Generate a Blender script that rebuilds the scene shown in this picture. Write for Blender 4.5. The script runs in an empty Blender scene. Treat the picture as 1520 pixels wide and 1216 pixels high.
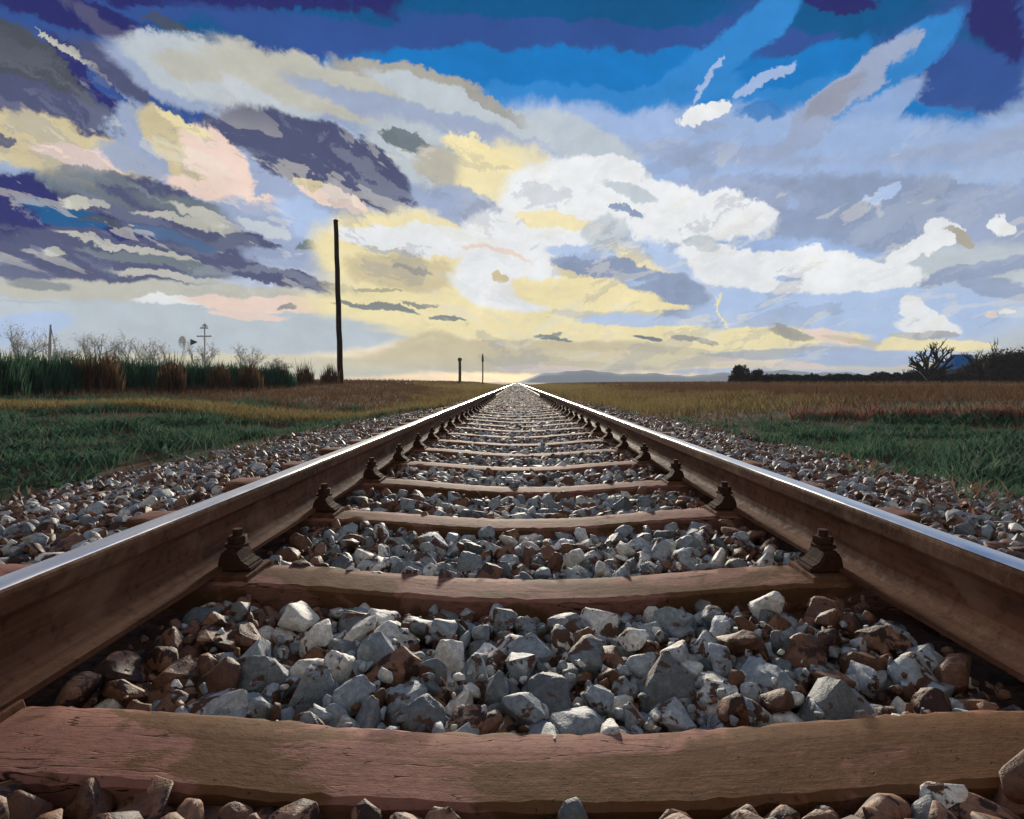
import bpy, bmesh, math, random
import numpy as np
from mathutils import noise as mnoise
from mathutils import Vector, Matrix

random.seed(7)
rng = np.random.default_rng(11)
S = bpy.context.scene
COL = S.collection
R = math.radians

# ------------------------------------------------------------------ camera
F = 850.0                      # focal length in photo pixels (photo 1520 wide)
CX, CY = 767.0, 568.0          # vanishing point of the track in the photo
CAMX, CAMZ = -0.0285, 0.465
cd = bpy.data.cameras.new('camera')
cam = bpy.data.objects.new('camera', cd)
COL.objects.link(cam)
cam.location = (CAMX, 0, CAMZ)
cam.rotation_euler = (R(90), 0, 0)
cd.sensor_width = 36.0
cd.lens = 36.0 * F / 1520.0
cd.shift_x = (760 - CX) / 1520.0
cd.shift_y = (CY - 608) / 1520.0
cd.clip_start = 0.02
cd.clip_end = 8000
S.camera = cam
S.view_settings.view_transform = 'Standard'
S.view_settings.look = 'None'
S.view_settings.exposure = 0
S.view_settings.gamma = 1
S.render.film_transparent = False
try:
    S.cycles.max_bounces = 6
    S.cycles.diffuse_bounces = 3
    S.cycles.glossy_bounces = 3
    S.cycles.volume_bounces = 1
    S.cycles.use_denoising = True
except Exception:
    pass


def at(px, py, Z):
    return Vector((CAMX + (px - CX) / F * Z, Z, CAMZ - (py - CY) / F * Z))


def lin(c):
    return tuple(((v / 255.0) / 12.92 if v / 255.0 <= 0.04045 else ((v / 255.0 + 0.055) / 1.055) ** 2.4) for v in c)


# ------------------------------------------------------------------ node helper
class N:
    def __init__(s, tree):
        s.t = tree

    def n(s, typ, **kw):
        nd = s.t.nodes.new(typ)
        for k, v in kw.items():
            if k.startswith('i_'):
                key = k[2:]
                key = int(key) if key.isdigit() else key
                s.set(nd.inputs[key], v)
            else:
                setattr(nd, k, v)
        return nd

    def set(s, sock, v):
        if hasattr(v, 'bl_idname') and hasattr(v, 'is_output'):
            s.t.links.new(v, sock)
        else:
            sock.default_value = v

    def math(s, op, a, b=0.0, c=None, clamp=False):
        nd = s.t.nodes.new('ShaderNodeMath')
        nd.operation = op
        nd.use_clamp = clamp
        s.set(nd.inputs[0], a)
        s.set(nd.inputs[1], b)
        if c is not None:
            s.set(nd.inputs[2], c)
        return nd.outputs[0]

    def vm(s, op, a, b=None, scale=None):
        nd = s.t.nodes.new('ShaderNodeVectorMath')
        nd.operation = op
        s.set(nd.inputs[0], a)
        if b is not None:
            s.set(nd.inputs[1], b)
        if scale is not None:
            s.set(nd.inputs['Scale'], scale)
        return nd.outputs['Value'] if op in ('LENGTH', 'DOT_PRODUCT', 'DISTANCE') else nd.outputs['Vector']

    def ramp(s, v, lo, hi, a=0.0, b=1.0, smooth=True):
        nd = s.t.nodes.new('ShaderNodeMapRange')
        nd.interpolation_type = 'SMOOTHSTEP' if smooth else 'LINEAR'
        for i, x in enumerate((v, lo, hi, a, b)):
            s.set(nd.inputs[i], x)
        return nd.outputs[0]

    def mix(s, f, a, b, blend='MIX'):
        nd = s.t.nodes.new('ShaderNodeMix')
        nd.data_type = 'RGBA'
        nd.blend_type = blend
        nd.clamp_result = False
        s.set(nd.inputs[0], f)
        for sock, v in ((nd.inputs[6], a), (nd.inputs[7], b)):
            if isinstance(v, tuple) and len(v) == 3:
                v = v + (1.0,)
            s.set(sock, v)
        return nd.outputs[2]

    def noise(s, vec, scale, detail=4.0, rough=0.55, dist=0.0, out='Fac'):
        nd = s.t.nodes.new('ShaderNodeTexNoise')
        if vec is not None:
            s.set(nd.inputs['Vector'], vec)
        nd.inputs['Scale'].default_value = scale
        nd.inputs['Detail'].default_value = detail
        nd.inputs['Roughness'].default_value = rough
        nd.inputs['Distortion'].default_value = dist
        return nd.outputs[out]


# ------------------------------------------------------------------ world: Nishita sky with clouds by direction
SUN_EL, SUN_AZ = math.atan2(CY - 425, F), math.atan2(752 - CX, F)
world = bpy.data.worlds.new('World')
S.world = world
world.use_nodes = True
wt = world.node_tree
wt.nodes.clear()
w = N(wt)
STR = 0.1
sky = w.n('ShaderNodeTexSky', sky_type='NISHITA', sun_disc=False, sun_elevation=SUN_EL, sun_rotation=SUN_AZ)
sky.air_density, sky.dust_density, sky.ozone_density = 1.0, 1.0, 2.0
tc = w.n('ShaderNodeTexCoord')
DIR = tc.outputs['Generated']
sx = w.n('ShaderNodeSeparateXYZ')
w.set(sx.inputs[0], DIR)
X, Y, Z = sx.outputs
hyp = w.math('SQRT', w.math('ADD', w.math('MULTIPLY', X, X), w.math('MULTIPLY', Y, Y)))
az = w.math('ARCTAN2', X, Y)
el = w.math('ARCTAN2', Z, hyp)
cmb = w.n('ShaderNodeCombineXYZ')
w.set(cmb.inputs[0], az)
w.set(cmb.inputs[1], el)
P0 = cmb.outputs[0]
# ragged cloud edges: displace the direction by noise; streaks run out from the low sun
rad = w.math('SQRT', w.math('ADD', w.math('MULTIPLY', az, az), w.math('MULTIPLY', el, el)))
ang = w.math('ARCTAN2', el, az)
cp = w.n('ShaderNodeCombineXYZ')
w.set(cp.inputs[0], w.math('MULTIPLY', w.math('LOGARITHM', w.math('ADD', rad, 0.08), 2.718), 1.7))
w.set(cp.inputs[1], w.math('MULTIPLY', ang, 5.0))
n1 = w.noise(DIR, 5.0, 3.0, 0.5, out='Color')
n2 = w.noise(DIR, 13.0, 9.0, 0.7, 0.3, out='Color')
n3 = w.noise(cp.outputs[0], 3.0, 4.0, 0.6, out='Color')
half = (0.5, 0.5, 0.5)
lowfade = w.ramp(el, 0.0, 0.25, 0.35, 1.0)      # flatter, finer shapes near the horizon
wv = w.vm('ADD', w.vm('SCALE', w.vm('SUBTRACT', n1, half), scale=0.035),
          w.vm('ADD', w.vm('SCALE', w.vm('SUBTRACT', n2, half), scale=0.075),
               w.vm('SCALE', w.vm('SUBTRACT', n3, half), scale=0.02)))
wv = w.vm('MULTIPLY', w.vm('SCALE', wv, scale=lowfade), (1.15, 0.8, 0.0))
P = w.vm('ADD', P0, wv)


def azel(px, py):
    x, z = (px - CX) / F, (CY - py) / F
    return np.array([math.atan2(x, 1.0), math.atan2(z, math.hypot(x, 1.0))])


def tosky(c):
    return tuple(v / STR for v in lin(c))


C = dict(navy=(36, 38, 104), teal=(0, 84, 138), royal=(46, 80, 148), bright=(14, 118, 192), mid=(46, 132, 204),
         lblue=(158, 182, 222), peri=(156, 170, 200), grayc=(190, 199, 206), white=(236, 238, 240), cream=(243, 228, 176),
         warm=(208, 194, 156), pink=(238, 212, 198), slate=(78, 82, 116), dslate=(72, 77, 88), ggreen=(110, 121, 128),
         bgray=(143, 158, 188), beige=(192, 191, 180), pale=(200, 207, 214), ice=(176, 198, 233), dusk=(86, 86, 120),
         gold=(250, 238, 205))

# (x, y, rx, ry, clockwise angle, colour, softness, alpha) in photo pixels, turned into directions
ST = [
    # clear blue
    (760, 40, 1100, 90, 0, 'teal', .5, 1), (760, 108, 1100, 60, 0, 'royal', .6, .9), (900, 150, 420, 70, 0, 'bright', .5, 1),
    (300, 60, 420, 70, 8, 'royal', .5, 1), (90, 18, 150, 26, 14, 'navy', .4, 1), (350, 8, 200, 20, 2, 'navy', .4, 1),
    (390, 42, 150, 20, -4, 'teal', .4, 1), (565, 12, 40, 30, 0, 'navy', .4, 1), (560, 45, 40, 30, 20, 'teal', .4, .9),
    (720, 18, 130, 26, 0, 'teal', .4, 1), (640, 66, 330, 30, 1, 'royal', .4, 1), (900, 55, 300, 26, 0, 'royal', .4, 1),
    (960, 14, 240, 20, 0, 'teal', .4, 1), (760, 108, 230, 32, 2, 'bright', .35, 1), (570, 98, 85, 10, 6, 'bright', .4, 1),
    (930, 105, 220, 36, 0, 'bright', .35, 1), (900, 145, 220, 20, -3, 'mid', .4, 1),
    # upper right blues
    (1330, 40, 260, 110, 0, 'royal', .5, 1), (1250, 20, 120, 28, -8, 'teal', .4, 1), (1480, 50, 48, 60, 0, 'navy', .35, 1),
    (1440, 92, 60, 36, 20, 'teal', .5, .8), (1240, 6, 60, 14, 0, 'navy', .4, 1), (1300, 45, 90, 16, -20, 'teal', .5, .8),
    (1430, 118, 95, 52, 5, 'royal', .4, 1), (1370, 185, 110, 32, 8, 'bright', .4, 1), (1500, 232, 34, 22, -30, 'bright', .4, 1),
    (1150, 150, 150, 40, -22, 'mid', .4, 1), (1195, 98, 110, 26, -18, 'bright', .4, 1), (1080, 78, 120, 30, -36, 'mid', .4, 1),
    (1125, 50, 85, 17, -46, 'mid', .4, 1),
    # light veil on the right
    (1010, 215, 300, 56, 2, 'lblue', .5, 1), (1180, 245, 380, 60, 0, 'lblue', .5, 1), (1420, 230, 170, 34, -14, 'lblue', .4, 1),
    (1090, 240, 180, 24, 6, 'peri', .6, .8), (1330, 255, 240, 26, -12, 'peri', .6, .8),
    (1310, 110, 135, 30, -36, 'mid', .35, 1), (1365, 60, 44, 22, -30, 'mid', .35, 1), (1290, 175, 90, 26, -35, 'lblue', .4, .8),
    (1255, 138, 125, 22, -39, 'peri', .35, 1), (1330, 82, 46, 8, -42, 'peri', .3, 1), (1240, 150, 58, 17, -40, (150, 154, 172), .5, .9),
    (1180, 210, 70, 14, -25, 'peri', .5, .9), (1050, 118, 46, 5, -52, 'lblue', .3, 1), (1135, 122, 58, 8, -32, 'lblue', .3, 1),
    (1130, 168, 48, 11, -6, 'bright', .8, .8),
    (1042, 166, 38, 15, -18, 'white', .2, 1), (1046, 189, 18, 6, 10, 'peri', .4, .8),
    # mid right grey-blue body
    (1250, 320, 420, 75, 0, 'lblue', .5, 1), (1280, 315, 260, 55, 3, 'bgray', .35, 1), (1110, 290, 110, 18, 8, 'peri', .5, .8),
    (1400, 285, 110, 16, -4, 'bgray', .5, .9), (1040, 255, 22, 14, 60, 'bgray', .9, .6), (1310, 290, 30, 8, -32, 'ice', .3, 1),
    (1175, 305, 12, 6, -40, 'lblue', .6, .7), (1480, 330, 70, 60, 0, 'peri', .5, .9), (1440, 440, 190, 80, 0, 'grayc', .5, 1),
    (1150, 465, 330, 50, 0, 'ice', .5, 1), (1460, 400, 110, 12, -10, 'bgray', .4, .9), (1480, 425, 60, 14, 10, 'bgray', .4, .8),
    (1500, 330, 22, 15, 20, 'white', .25, 1),
    # left dark cloud
    (45, 130, 170, 70, 24, 'dslate', .3, 1), (85, 178, 160, 36, 14, 'slate', .35, 1), (158, 135, 100, 16, 45, 'navy', .35, 1),
    (185, 60, 100, 16, 32, 'dusk', .5, .9), (105, 80, 38, 5, 38, 'beige', .3, 1), (152, 116, 24, 5, 42, 'beige', .3, 1), (185, 152, 70, 7, 42, 'royal', .4, .9),
    (255, 40, 40, 7, 20, 'dslate', .4, .8),
    # band of cloud from the upper left toward the middle
    (300, 170, 190, 30, 27, 'slate', .4, 1), (262, 158, 45, 20, 20, 'royal', .35, 1), (250, 70, 46, 16, 24, 'peri', .3, 1),
    (205, 92, 36, 8, 14, 'peri', .3, 1),
    (360, 140, 190, 44, 17, 'peri', .3, 1), (345, 118, 155, 42, 18, 'grayc', .3, 1), (300, 100, 62, 18, 15, 'beige', .4, .9),
    (380, 120, 52, 32, 20, 'pale', .4, .9), (560, 150, 240, 42, 14, 'beige', .3, 1), (610, 118, 110, 18, 16, (168, 165, 156), .35, 1),
    (680, 160, 150, 22, 20, 'grayc', .3, 1), (620, 178, 190, 18, 16, 'peri', .5, .9), (740, 165, 60, 8, 28, (160, 158, 150), .3, .9),
    (860, 210, 90, 30, 20, 'grayc', .5, .9),
    # middle mass
    (560, 330, 320, 80, 6, 'peri', .5, 1), (640, 240, 110, 44, 24, 'grayc', .5, 1), (475, 238, 150, 50, 24, 'slate', .2, 1),
    (560, 285, 60, 24, 25, 'slate', .3, 1), (590, 208, 34, 13, 12, 'ggreen', .35, 1), (622, 220, 28, 11, 30, 'ggreen', .35, 1), (665, 255, 60, 26, 30, (188, 184, 170), .4, 1),
    # cream banks at the left
    (85, 222, 180, 40, 12, 'warm', .3, 1), (120, 235, 60, 18, 14, 'pink', .4, 1), (110, 262, 80, 14, 24, 'warm', .3, 1),
    (10, 212, 16, 9, 0, 'slate', .4, .9), (225, 205, 60, 34, 40, 'peri', .4, 1), (215, 240, 70, 22, 15, 'peri', .5, .9),
    (275, 225, 95, 38, 44, 'warm', .25, 1), (312, 232, 66, 34, 45, 'pink', .3, 1), (335, 290, 90, 16, 14, 'pink', .35, 1),
    (275, 180, 50, 9, 30, 'cream', .4, .9), (490, 298, 56, 13, 18, 'pink', .3, 1), (455, 280, 22, 9, 10, 'warm', .3, 1),
    # lower left streaks of slate and blue
    (150, 350, 260, 70, 8, 'slate', .4, 1), (36, 302, 60, 40, 12, 'navy', .3, 1), (95, 315, 60, 9, 18, 'teal', .4, 1),
    (170, 282, 110, 20, 10, 'ggreen', .5, .8), (225, 290, 80, 22, 18, 'slate', .4, 1), (150, 262, 60, 10, 12, 'ggreen', .4, .8),
    (205, 345, 100, 12, 12, 'navy', .35, 1), (245, 352, 70, 7, 14, 'teal', .4, .9), (105, 325, 46, 14, 14, 'teal', .4, .9),
    (20, 352, 30, 8, 8, 'navy', .3, .9), (125, 302, 40, 8, 8, 'beige', .3, 1), (150, 330, 40, 5, 12, 'dslate', .4, .8),
    (300, 320, 100, 16, 18, 'ggreen', .5, .9), (250, 325, 60, 6, 15, 'beige', .35, .9), (330, 340, 90, 10, 24, 'beige', .35, 1),
    (400, 330, 80, 30, 18, 'peri', .5, .9), (455, 330, 60, 26, 30, 'ice', .5, .8), (385, 338, 40, 10, 15, 'pale', .4, .9),
    (375, 365, 44, 14, 14, 'slate', .3, 1), (455, 366, 24, 9, 10, 'ggreen', .3, 1), (200, 378, 180, 20, 6, 'slate', .4, 1),
    (190, 368, 100, 5, 12, 'beige', .35, .9), (240, 388, 120, 7, 8, 'ggreen', .4, .9), (450, 385, 90, 14, 8, 'peri', .4, .9),
    (390, 402, 120, 12, 12, 'slate', .35, 1), (470, 425, 60, 12, 6, 'slate', .35, 1), (80, 408, 110, 14, 3, 'slate', .4, .9),
    (250, 408, 90, 6, 6, 'beige', .4, .9), (80, 375, 16, 8, 0, 'beige', .3, .8), (540, 435, 50, 9, 14, 'ggreen', .4, .9),
    # pale band above the horizon, left
    (240, 434, 300, 16, 1, 'beige', .5, 1), (60, 424, 50, 8, 6, 'ggreen', .5, .7), (50, 450, 56, 4, 1, 'ggreen', .3, 1), (230, 492, 500, 44, 0, (190, 200, 208), .35, 1),
    (30, 486, 80, 22, -8, 'ice', .5, .9), (290, 447, 90, 7, 2, 'white', .4, .9), (400, 450, 120, 12, 2, 'pink', .35, 1),
    (370, 466, 60, 6, 5, 'pink', .4, .9), (425, 455, 14, 4, 0, 'ggreen', .3, .8), (200, 545, 700, 20, 0, (222, 212, 176), .6, 1),
    # glow round the low sun
    (640, 380, 170, 60, 6, 'cream', .4, 1), (760, 420, 260, 80, 4, 'cream', .5, 1), (720, 470, 260, 30, 4, 'cream', .4, 1),
    (770, 290, 90, 70, 20, 'cream', .5, .9), (720, 235, 70, 18, 24, 'cream', .3, 1), (700, 312, 70, 24, 15, 'peri', .5, .9),
    (600, 405, 80, 26, 8, 'warm', .5, .9), (940, 485, 260, 26, 3, 'cream', .4, 1),
    (870, 505, 300, 14, 2, 'cream', .5, .9), (800, 530, 260, 26, 0, 'warm', .4, 1), (640, 520, 60, 26, 0, 'warm', .5, .9),
    (810, 548, 70, 6, 0, 'pink', .4, .9),
    (680, 362, 175, 24, 4, 'white', .25, 1), (850, 300, 110, 64, -6, 'white', .3, 1), (760, 415, 85, 46, 4, 'white', .3, 1),
    (790, 350, 110, 40, 0, 'white', .35, 1), (820, 330, 60, 12, 4, 'cream', .4, .9), (740, 414, 17, 7, 6, 'warm', .3, 1),
    (735, 376, 60, 4, 9, 'pink', .4, .9), (585, 372, 40, 4, 12, 'beige', .3, .9), (615, 400, 34, 4, 8, (165, 158, 140), .35, .9),
    (560, 430, 34, 3, 6, (165, 158, 140), .35, .8), (560, 455, 60, 5, 8, 'ggreen', .4, .9), (660, 474, 30, 4, 6, 'ggreen', .3, .9), (620, 452, 30, 3, 5, 'ggreen', .3, .8),
    # cumulus right of the glow
    (1000, 310, 140, 34, 10, 'white', .25, 1), (1090, 312, 55, 22, 10, 'white', .3, 1), (905, 262, 60, 28, 10, 'white', .3, 1),
    (1000, 352, 70, 22, 20, 'white', .3, 1), (922, 286, 26, 11, 24, 'grayc', .6, .9), (952, 294, 20, 9, 10, 'grayc', .6, .9), (925, 315, 26, 5, 14, 'bgray', .3, 1),
    (900, 345, 36, 22, 0, 'grayc', .5, .8), (1010, 385, 60, 20, 30, 'ice', .5, .9),
    (1075, 385, 80, 26, 10, 'white', .25, 1), (1170, 405, 155, 32, 2, 'white', .2, 1), (1285, 412, 85, 22, -4, 'white', .25, 1),
    (1365, 368, 60, 14, -28, 'white', .2, 1), (1400, 346, 30, 20, -20, 'white', .25, 1), (1430, 350, 30, 11, 28, (172, 166, 152), .3, 1),
    (1165, 416, 16, 4, 12, 'lblue', .6, .8), (1040, 360, 25, 12, 10, 'grayc', .4, .8),
    (905, 395, 80, 16, 8, 'bgray', .3, 1), (980, 420, 80, 24, 16, 'bgray', .3, 1), (945, 418, 16, 4, -14, 'ice', .6, .7), (870, 372, 50, 9, 4, 'ice', .5, .9),
    (1040, 460, 60, 10, -6, 'bgray', .4, .9), (1180, 468, 170, 32, 0, 'ice', .4, .9), (900, 462, 80, 9, 2, 'beige', .4, .8),
    (950, 474, 90, 9, 2, 'ice', .4, .9), (1030, 473, 30, 6, -10, 'pale', .3, 1),
    (870, 437, 110, 22, 6, 'cream', .3, 1), (960, 452, 60, 8, 2, 'cream', .3, 1),
    (1352, 455, 20, 20, 30, 'white', .25, 1), (1378, 470, 30, 14, 30, 'white', .3, 1), (1375, 484, 46, 13, 4, 'white', .3, 1), (1500, 462, 14, 5, -5, 'white', .2, 1),
    (1475, 464, 7, 7, 0, 'pink', .3, .8),
    # low band on the right
    (1130, 500, 150, 13, 0, 'cream', .3, 1), (1060, 510, 90, 10, 6, 'cream', .4, 1), (812, 500, 16, 4, 4, 'ggreen', .5, .9), (832, 503, 18, 3, 2, 'ggreen', .5, .9), (826, 494, 9, 3, -20, 'ggreen', .5, .8), (960, 500, 24, 3, 6, 'ggreen', .3, 1), (1020, 502, 22, 4, 6, (150, 145, 132), .5, .9), (1048, 507, 16, 4, 16, (150, 145, 132), .5, .9),
    (1178, 497, 34, 8, 8, (158, 153, 142), .5, .9), (1165, 492, 14, 7, 30, (158, 153, 142), .4, .9), (1238, 500, 40, 10, 12, 'pink', .35, 1), (1270, 505, 50, 5, 8, 'warm', .4, .8),
    (1340, 512, 42, 17, -8, 'cream', .35, 1), (1420, 511, 60, 8, 0, 'cream', .35, 1), (1350, 498, 30, 5, 5, 'beige', .3, .9), (1385, 497, 30, 6, -6, (165, 165, 165), .35, .9),
    (1130, 526, 140, 7, -3, (172, 176, 180), .4, .9), (1280, 530, 120, 12, 0, 'lblue', .5, .9), (960, 532, 150, 10, 3, (222, 208, 168), .4, .9), (1190, 542, 50, 5, 4, 'pink', .4, .9),
    (1080, 536, 30, 4, 0, 'pink', .4, .8), (1140, 551, 160, 5, 0, 'ice', .5, .8),
    (1074, 465, 30, 1.6, 68, 'cream', .5, 1), (1070, 444, 10, 3, -60, 'cream', .5, .8),
]

# background: Nishita, tinted by elevation, with loose noise clouds for the directions the photograph leaves open
ramp = w.n('ShaderNodeValToRGB')
w.set(ramp.inputs[0], w.math('DIVIDE', el, R(60)))
cr = ramp.color_ramp
stops = [(0.0, (214, 205, 175)), (0.10, (184, 198, 226)), (0.32, (150, 172, 212)), (0.50, (46, 120, 196)), (0.62, (30, 72, 140)), (1.0, (12, 40, 96))]
while len(cr.elements) < len(stops):
    cr.elements.new(0.5)
for e, (p, c) in zip(cr.elements, stops):
    e.position = p
    e.color = lin(c) + (1,)
rampc = w.vm('SCALE', ramp.outputs[0], scale=1.0 / STR)
cur = w.mix(0.75, sky.outputs[0], rampc)
cl = w.noise(w.vm('MULTIPLY', DIR, (1, 1, 2.2)), 2.4, 7.0, 0.6, 0.3)
cur = w.mix(w.ramp(cl, 0.48, 0.62, 0.0, 0.7), cur, tosky((178, 188, 204)))
# invented grey cloud behind the camera, toned to set the light on near faces
cur = w.mix(w.ramp(Y, 0.25, -0.45, 0.0, 0.85), cur, w.mix(cl, tosky((142, 137, 130)), tosky((176, 170, 162))))
sp_ = w.n('ShaderNodeSeparateXYZ')
w.set(sp_.inputs[0], P)
pa, pe = sp_.outputs[0], sp_.outputs[1]
q_ = w.n('ShaderNodeCombineXYZ')
w.set(q_.inputs[0], w.math('MULTIPLY', pa, pa))
w.set(q_.inputs[1], w.math('MULTIPLY', pa, pe))
w.set(q_.inputs[2], w.math('MULTIPLY', pe, pe))
p_ = w.n('ShaderNodeCombineXYZ')
w.set(p_.inputs[0], pa)
w.set(p_.inputs[1], pe)
p_.inputs[2].default_value = 1.0
Q, P1 = q_.outputs[0], p_.outputs[0]
PK = P1
base_sky = cur
for k, (px, py, rx, ry, a, col, soft, alpha) in enumerate(ST):
    if k % 8 == 0 and k:      # a no-op link that makes the renderer evaluate the clouds in small batches
        PK = w.vm('MULTIPLY_ADD', cur, (1e-9, 1e-9, 1e-9))
        w.set(PK.node.inputs[2], P1)
    c0 = azel(px, py)
    h = 2.0
    J = np.stack([(azel(px + h, py) - azel(px - h, py)) / (2 * h), (azel(px, py + h) - azel(px, py - h)) / (2 * h)], axis=1)
    t = R(a)
    A = J @ np.array([[math.cos(t), -math.sin(t)], [math.sin(t), math.cos(t)]]) @ np.diag([rx, ry])
    M = np.linalg.inv(A @ A.T)
    lv = -2 * M @ c0
    d2 = w.math('ADD', w.vm('DOT_PRODUCT', Q, (M[0, 0], 2 * M[0, 1], M[1, 1])), w.vm('DOT_PRODUCT', PK, (lv[0], lv[1], float(c0 @ M @ c0))))
    cc = C[col] if isinstance(col, str) else col
    lo, hi = (1 + soft * 0.36) ** 2, (1 - soft * 0.36) ** 2
    cur = w.mix(w.ramp(d2, lo, hi, 0.0, alpha), cur, tosky(cc))
# broken shreds of cloud, drawn out sideways, lighter and darker than what they lie on
shred = w.n('ShaderNodeCombineXYZ')
w.set(shred.inputs[0], az)
w.set(shred.inputs[1], w.math('MULTIPLY', w.math('SUBTRACT', el, w.math('MULTIPLY', w.math('ABSOLUTE', az), 0.3)), 2.6))
sn = w.noise(w.vm('ADD', shred.outputs[0], w.vm('SCALE', n2, scale=0.12)), 6.5, 8.0, 0.62, 0.5)
sn2 = w.noise(w.vm('ADD', shred.outputs[0], (7.3, 2.1, 4.0)), 8.0, 8.0, 0.62, 0.5)
low = w.math('MULTIPLY', w.ramp(w.math('ADD', el, w.math('MULTIPLY', w.math('MAXIMUM', az, 0.0), 0.12)), 0.46, 0.34), w.math('SUBTRACT', 1.0, w.math('MULTIPLY', w.ramp(az, -0.1, -0.2), w.ramp(el, 0.17, 0.12))))
cur = w.mix(w.math('MULTIPLY', w.ramp(sn, 0.565, 0.585, 0.0, 0.3), low), cur, tosky((132, 140, 160)))
cur = w.mix(w.math('MULTIPLY', w.ramp(sn2, 0.57, 0.59, 0.0, 0.34), low), cur, tosky((232, 228, 214)))
cur = w.mix(w.math('MULTIPLY', w.ramp(sn, 0.42, 0.40, 0.0, 0.2), low), cur, tosky((196, 204, 214)))
# fine cloud grain
grain = w.noise(DIR, 30.0, 6.0, 0.68)
body = w.noise(w.vm('MULTIPLY', DIR, (1, 1, 2.0)), 7.0, 7.0, 0.62, 0.6)
cur = w.vm('SCALE', cur, scale=w.math('MULTIPLY', w.ramp(grain, 0.25, 0.75, 0.92, 1.08, smooth=False), w.ramp(body, 0.3, 0.7, 0.9, 1.09, smooth=False)))
bg0 = w.n('ShaderNodeBackground')
w.set(bg0.inputs[0], base_sky)
bg0.inputs[1].default_value = STR
bg = w.n('ShaderNodeBackground')
w.set(bg.inputs[0], cur)
bg.inputs[1].default_value = STR
inside = w.math('MULTIPLY', w.ramp(w.math('ABSOLUTE', az), 1.0, 0.85), w.ramp(el, -0.05, -0.01), clamp=True)
ms = w.n('ShaderNodeMixShader')
w.set(ms.inputs[0], inside)
wt.links.new(bg0.outputs[0], ms.inputs[1])
wt.links.new(bg.outputs[0], ms.inputs[2])
wo = w.n('ShaderNodeOutputWorld')
wt.links.new(ms.outputs[0], wo.inputs[0])
try:
    world.cycles.sampling_method = 'MANUAL'
    world.cycles.sample_map_resolution = 512
except Exception:
    pass

sl = bpy.data.lights.new('sun', 'SUN')
sl.energy = 5.0
sl.angle = R(5.0)
sl.color = (1.0, 0.9, 0.74)
so = bpy.data.objects.new('sun', sl)
COL.objects.link(so)
sd = Vector((math.sin(SUN_AZ) * math.cos(SUN_EL), math.cos(SUN_AZ) * math.cos(SUN_EL), math.sin(SUN_EL)))
so.rotation_euler = (-sd).to_track_quat('-Z', 'Y').to_euler()
so.location = sd * 50
#@@GEOMETRY@@
# ------------------------------------------------------------------ object helpers
def tag(o, label=None, cat=None, group=None, kind=None):
    if label: o['label'] = label
    if cat: o['category'] = cat
    if group: o['group'] = group
    if kind: o['kind'] = kind
    return o


def link(name, me, mats, parent=None, smooth=False):
    o = bpy.data.objects.new(name, me)
    COL.objects.link(o)
    for m in (mats if isinstance(mats, (list, tuple)) else [mats]):
        me.materials.append(m)
    if parent is not None:
        o.parent = parent
    if smooth:
        me.polygons.foreach_set('use_smooth', [True] * len(me.polygons))
    return o


def mesh(name, v, f, mats, parent=None, smooth=False, mi=None):
    me = bpy.data.meshes.new(name)
    me.from_pydata([tuple(map(float, p)) for p in v] if not isinstance(v, list) else v, [], f if isinstance(f, list) else f.tolist())
    me.update()
    o = link(name, me, mats, parent, smooth)
    if mi is not None:
        me.polygons.foreach_set('material_index', np.asarray(mi, dtype=np.int32))
    return o


def from_bm(name, bm, mats, parent=None, smooth=False):
    bmesh.ops.recalc_face_normals(bm, faces=bm.faces)
    me = bpy.data.meshes.new(name)
    bm.to_mesh(me)
    bm.free()
    return link(name, me, mats, parent, smooth)


def empty(name, loc, rz=0.0):
    o = bpy.data.objects.new(name, None)
    o.empty_display_size = 0.1
    COL.objects.link(o)
    o.location = loc
    o.rotation_euler = (0, 0, rz)
    return o


def copy_tree(o, parent=None):
    c = o.copy()
    COL.objects.link(c)
    c.parent = parent
    for ch in list(o.children):
        copy_tree(ch, c)
    return c


def bm_box(bm, x0, x1, y0, y1, z0, z1, taper=0.0, bevel=0.0):
    vs = []
    for z, t in ((z0, 0), (z1, taper)):
        for (a, b) in ((x0 + t, y0 + t), (x1 - t, y0 + t), (x1 - t, y1 - t), (x0 + t, y1 - t)):
            vs.append(bm.verts.new((a, b, z)))
    fs = [bm.faces.new([vs[i] for i in q]) for q in ((3, 2, 1, 0), (4, 5, 6, 7), (0, 1, 5, 4), (1, 2, 6, 5), (2, 3, 7, 6), (3, 0, 4, 7))]
    if bevel:
        es = list({e for f in fs for e in f.edges})
        bmesh.ops.bevel(bm, geom=es, offset=bevel, segments=2, affect='EDGES', profile=0.6)


def bm_tube(bm, pts, radii, n=8, cap=True):
    rings = []
    pts = [Vector(p) for p in pts]
    for i, p in enumerate(pts):
        d = (pts[min(i + 1, len(pts) - 1)] - pts[max(i - 1, 0)]).normalized()
        a = d.orthogonal().normalized() if i == 0 else (prev - d * prev.dot(d)).normalized()
        prev = a
        b = d.cross(a)
        rings.append([bm.verts.new(p + (a * math.cos(2 * math.pi * k / n) + b * math.sin(2 * math.pi * k / n)) * radii[i]) for k in range(n)])
    for r0, r1 in zip(rings, rings[1:]):
        for k in range(n):
            bm.faces.new((r0[k], r0[(k + 1) % n], r1[(k + 1) % n], r1[k]))
    if cap:
        bm.faces.new(rings[0][::-1])
        bm.faces.new(rings[-1])


# ------------------------------------------------------------------ materials
def mat(name, build, rough=0.8, spec=0.3, metal=0.0):
    m = bpy.data.materials.new(name)
    m.use_nodes = True
    t = m.node_tree
    b = t.nodes['Principled BSDF']
    b.inputs['Roughness'].default_value = rough
    b.inputs['Specular IOR Level'].default_value = spec
    b.inputs['Metallic'].default_value = metal
    build(N(t), b)
    return m


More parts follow.
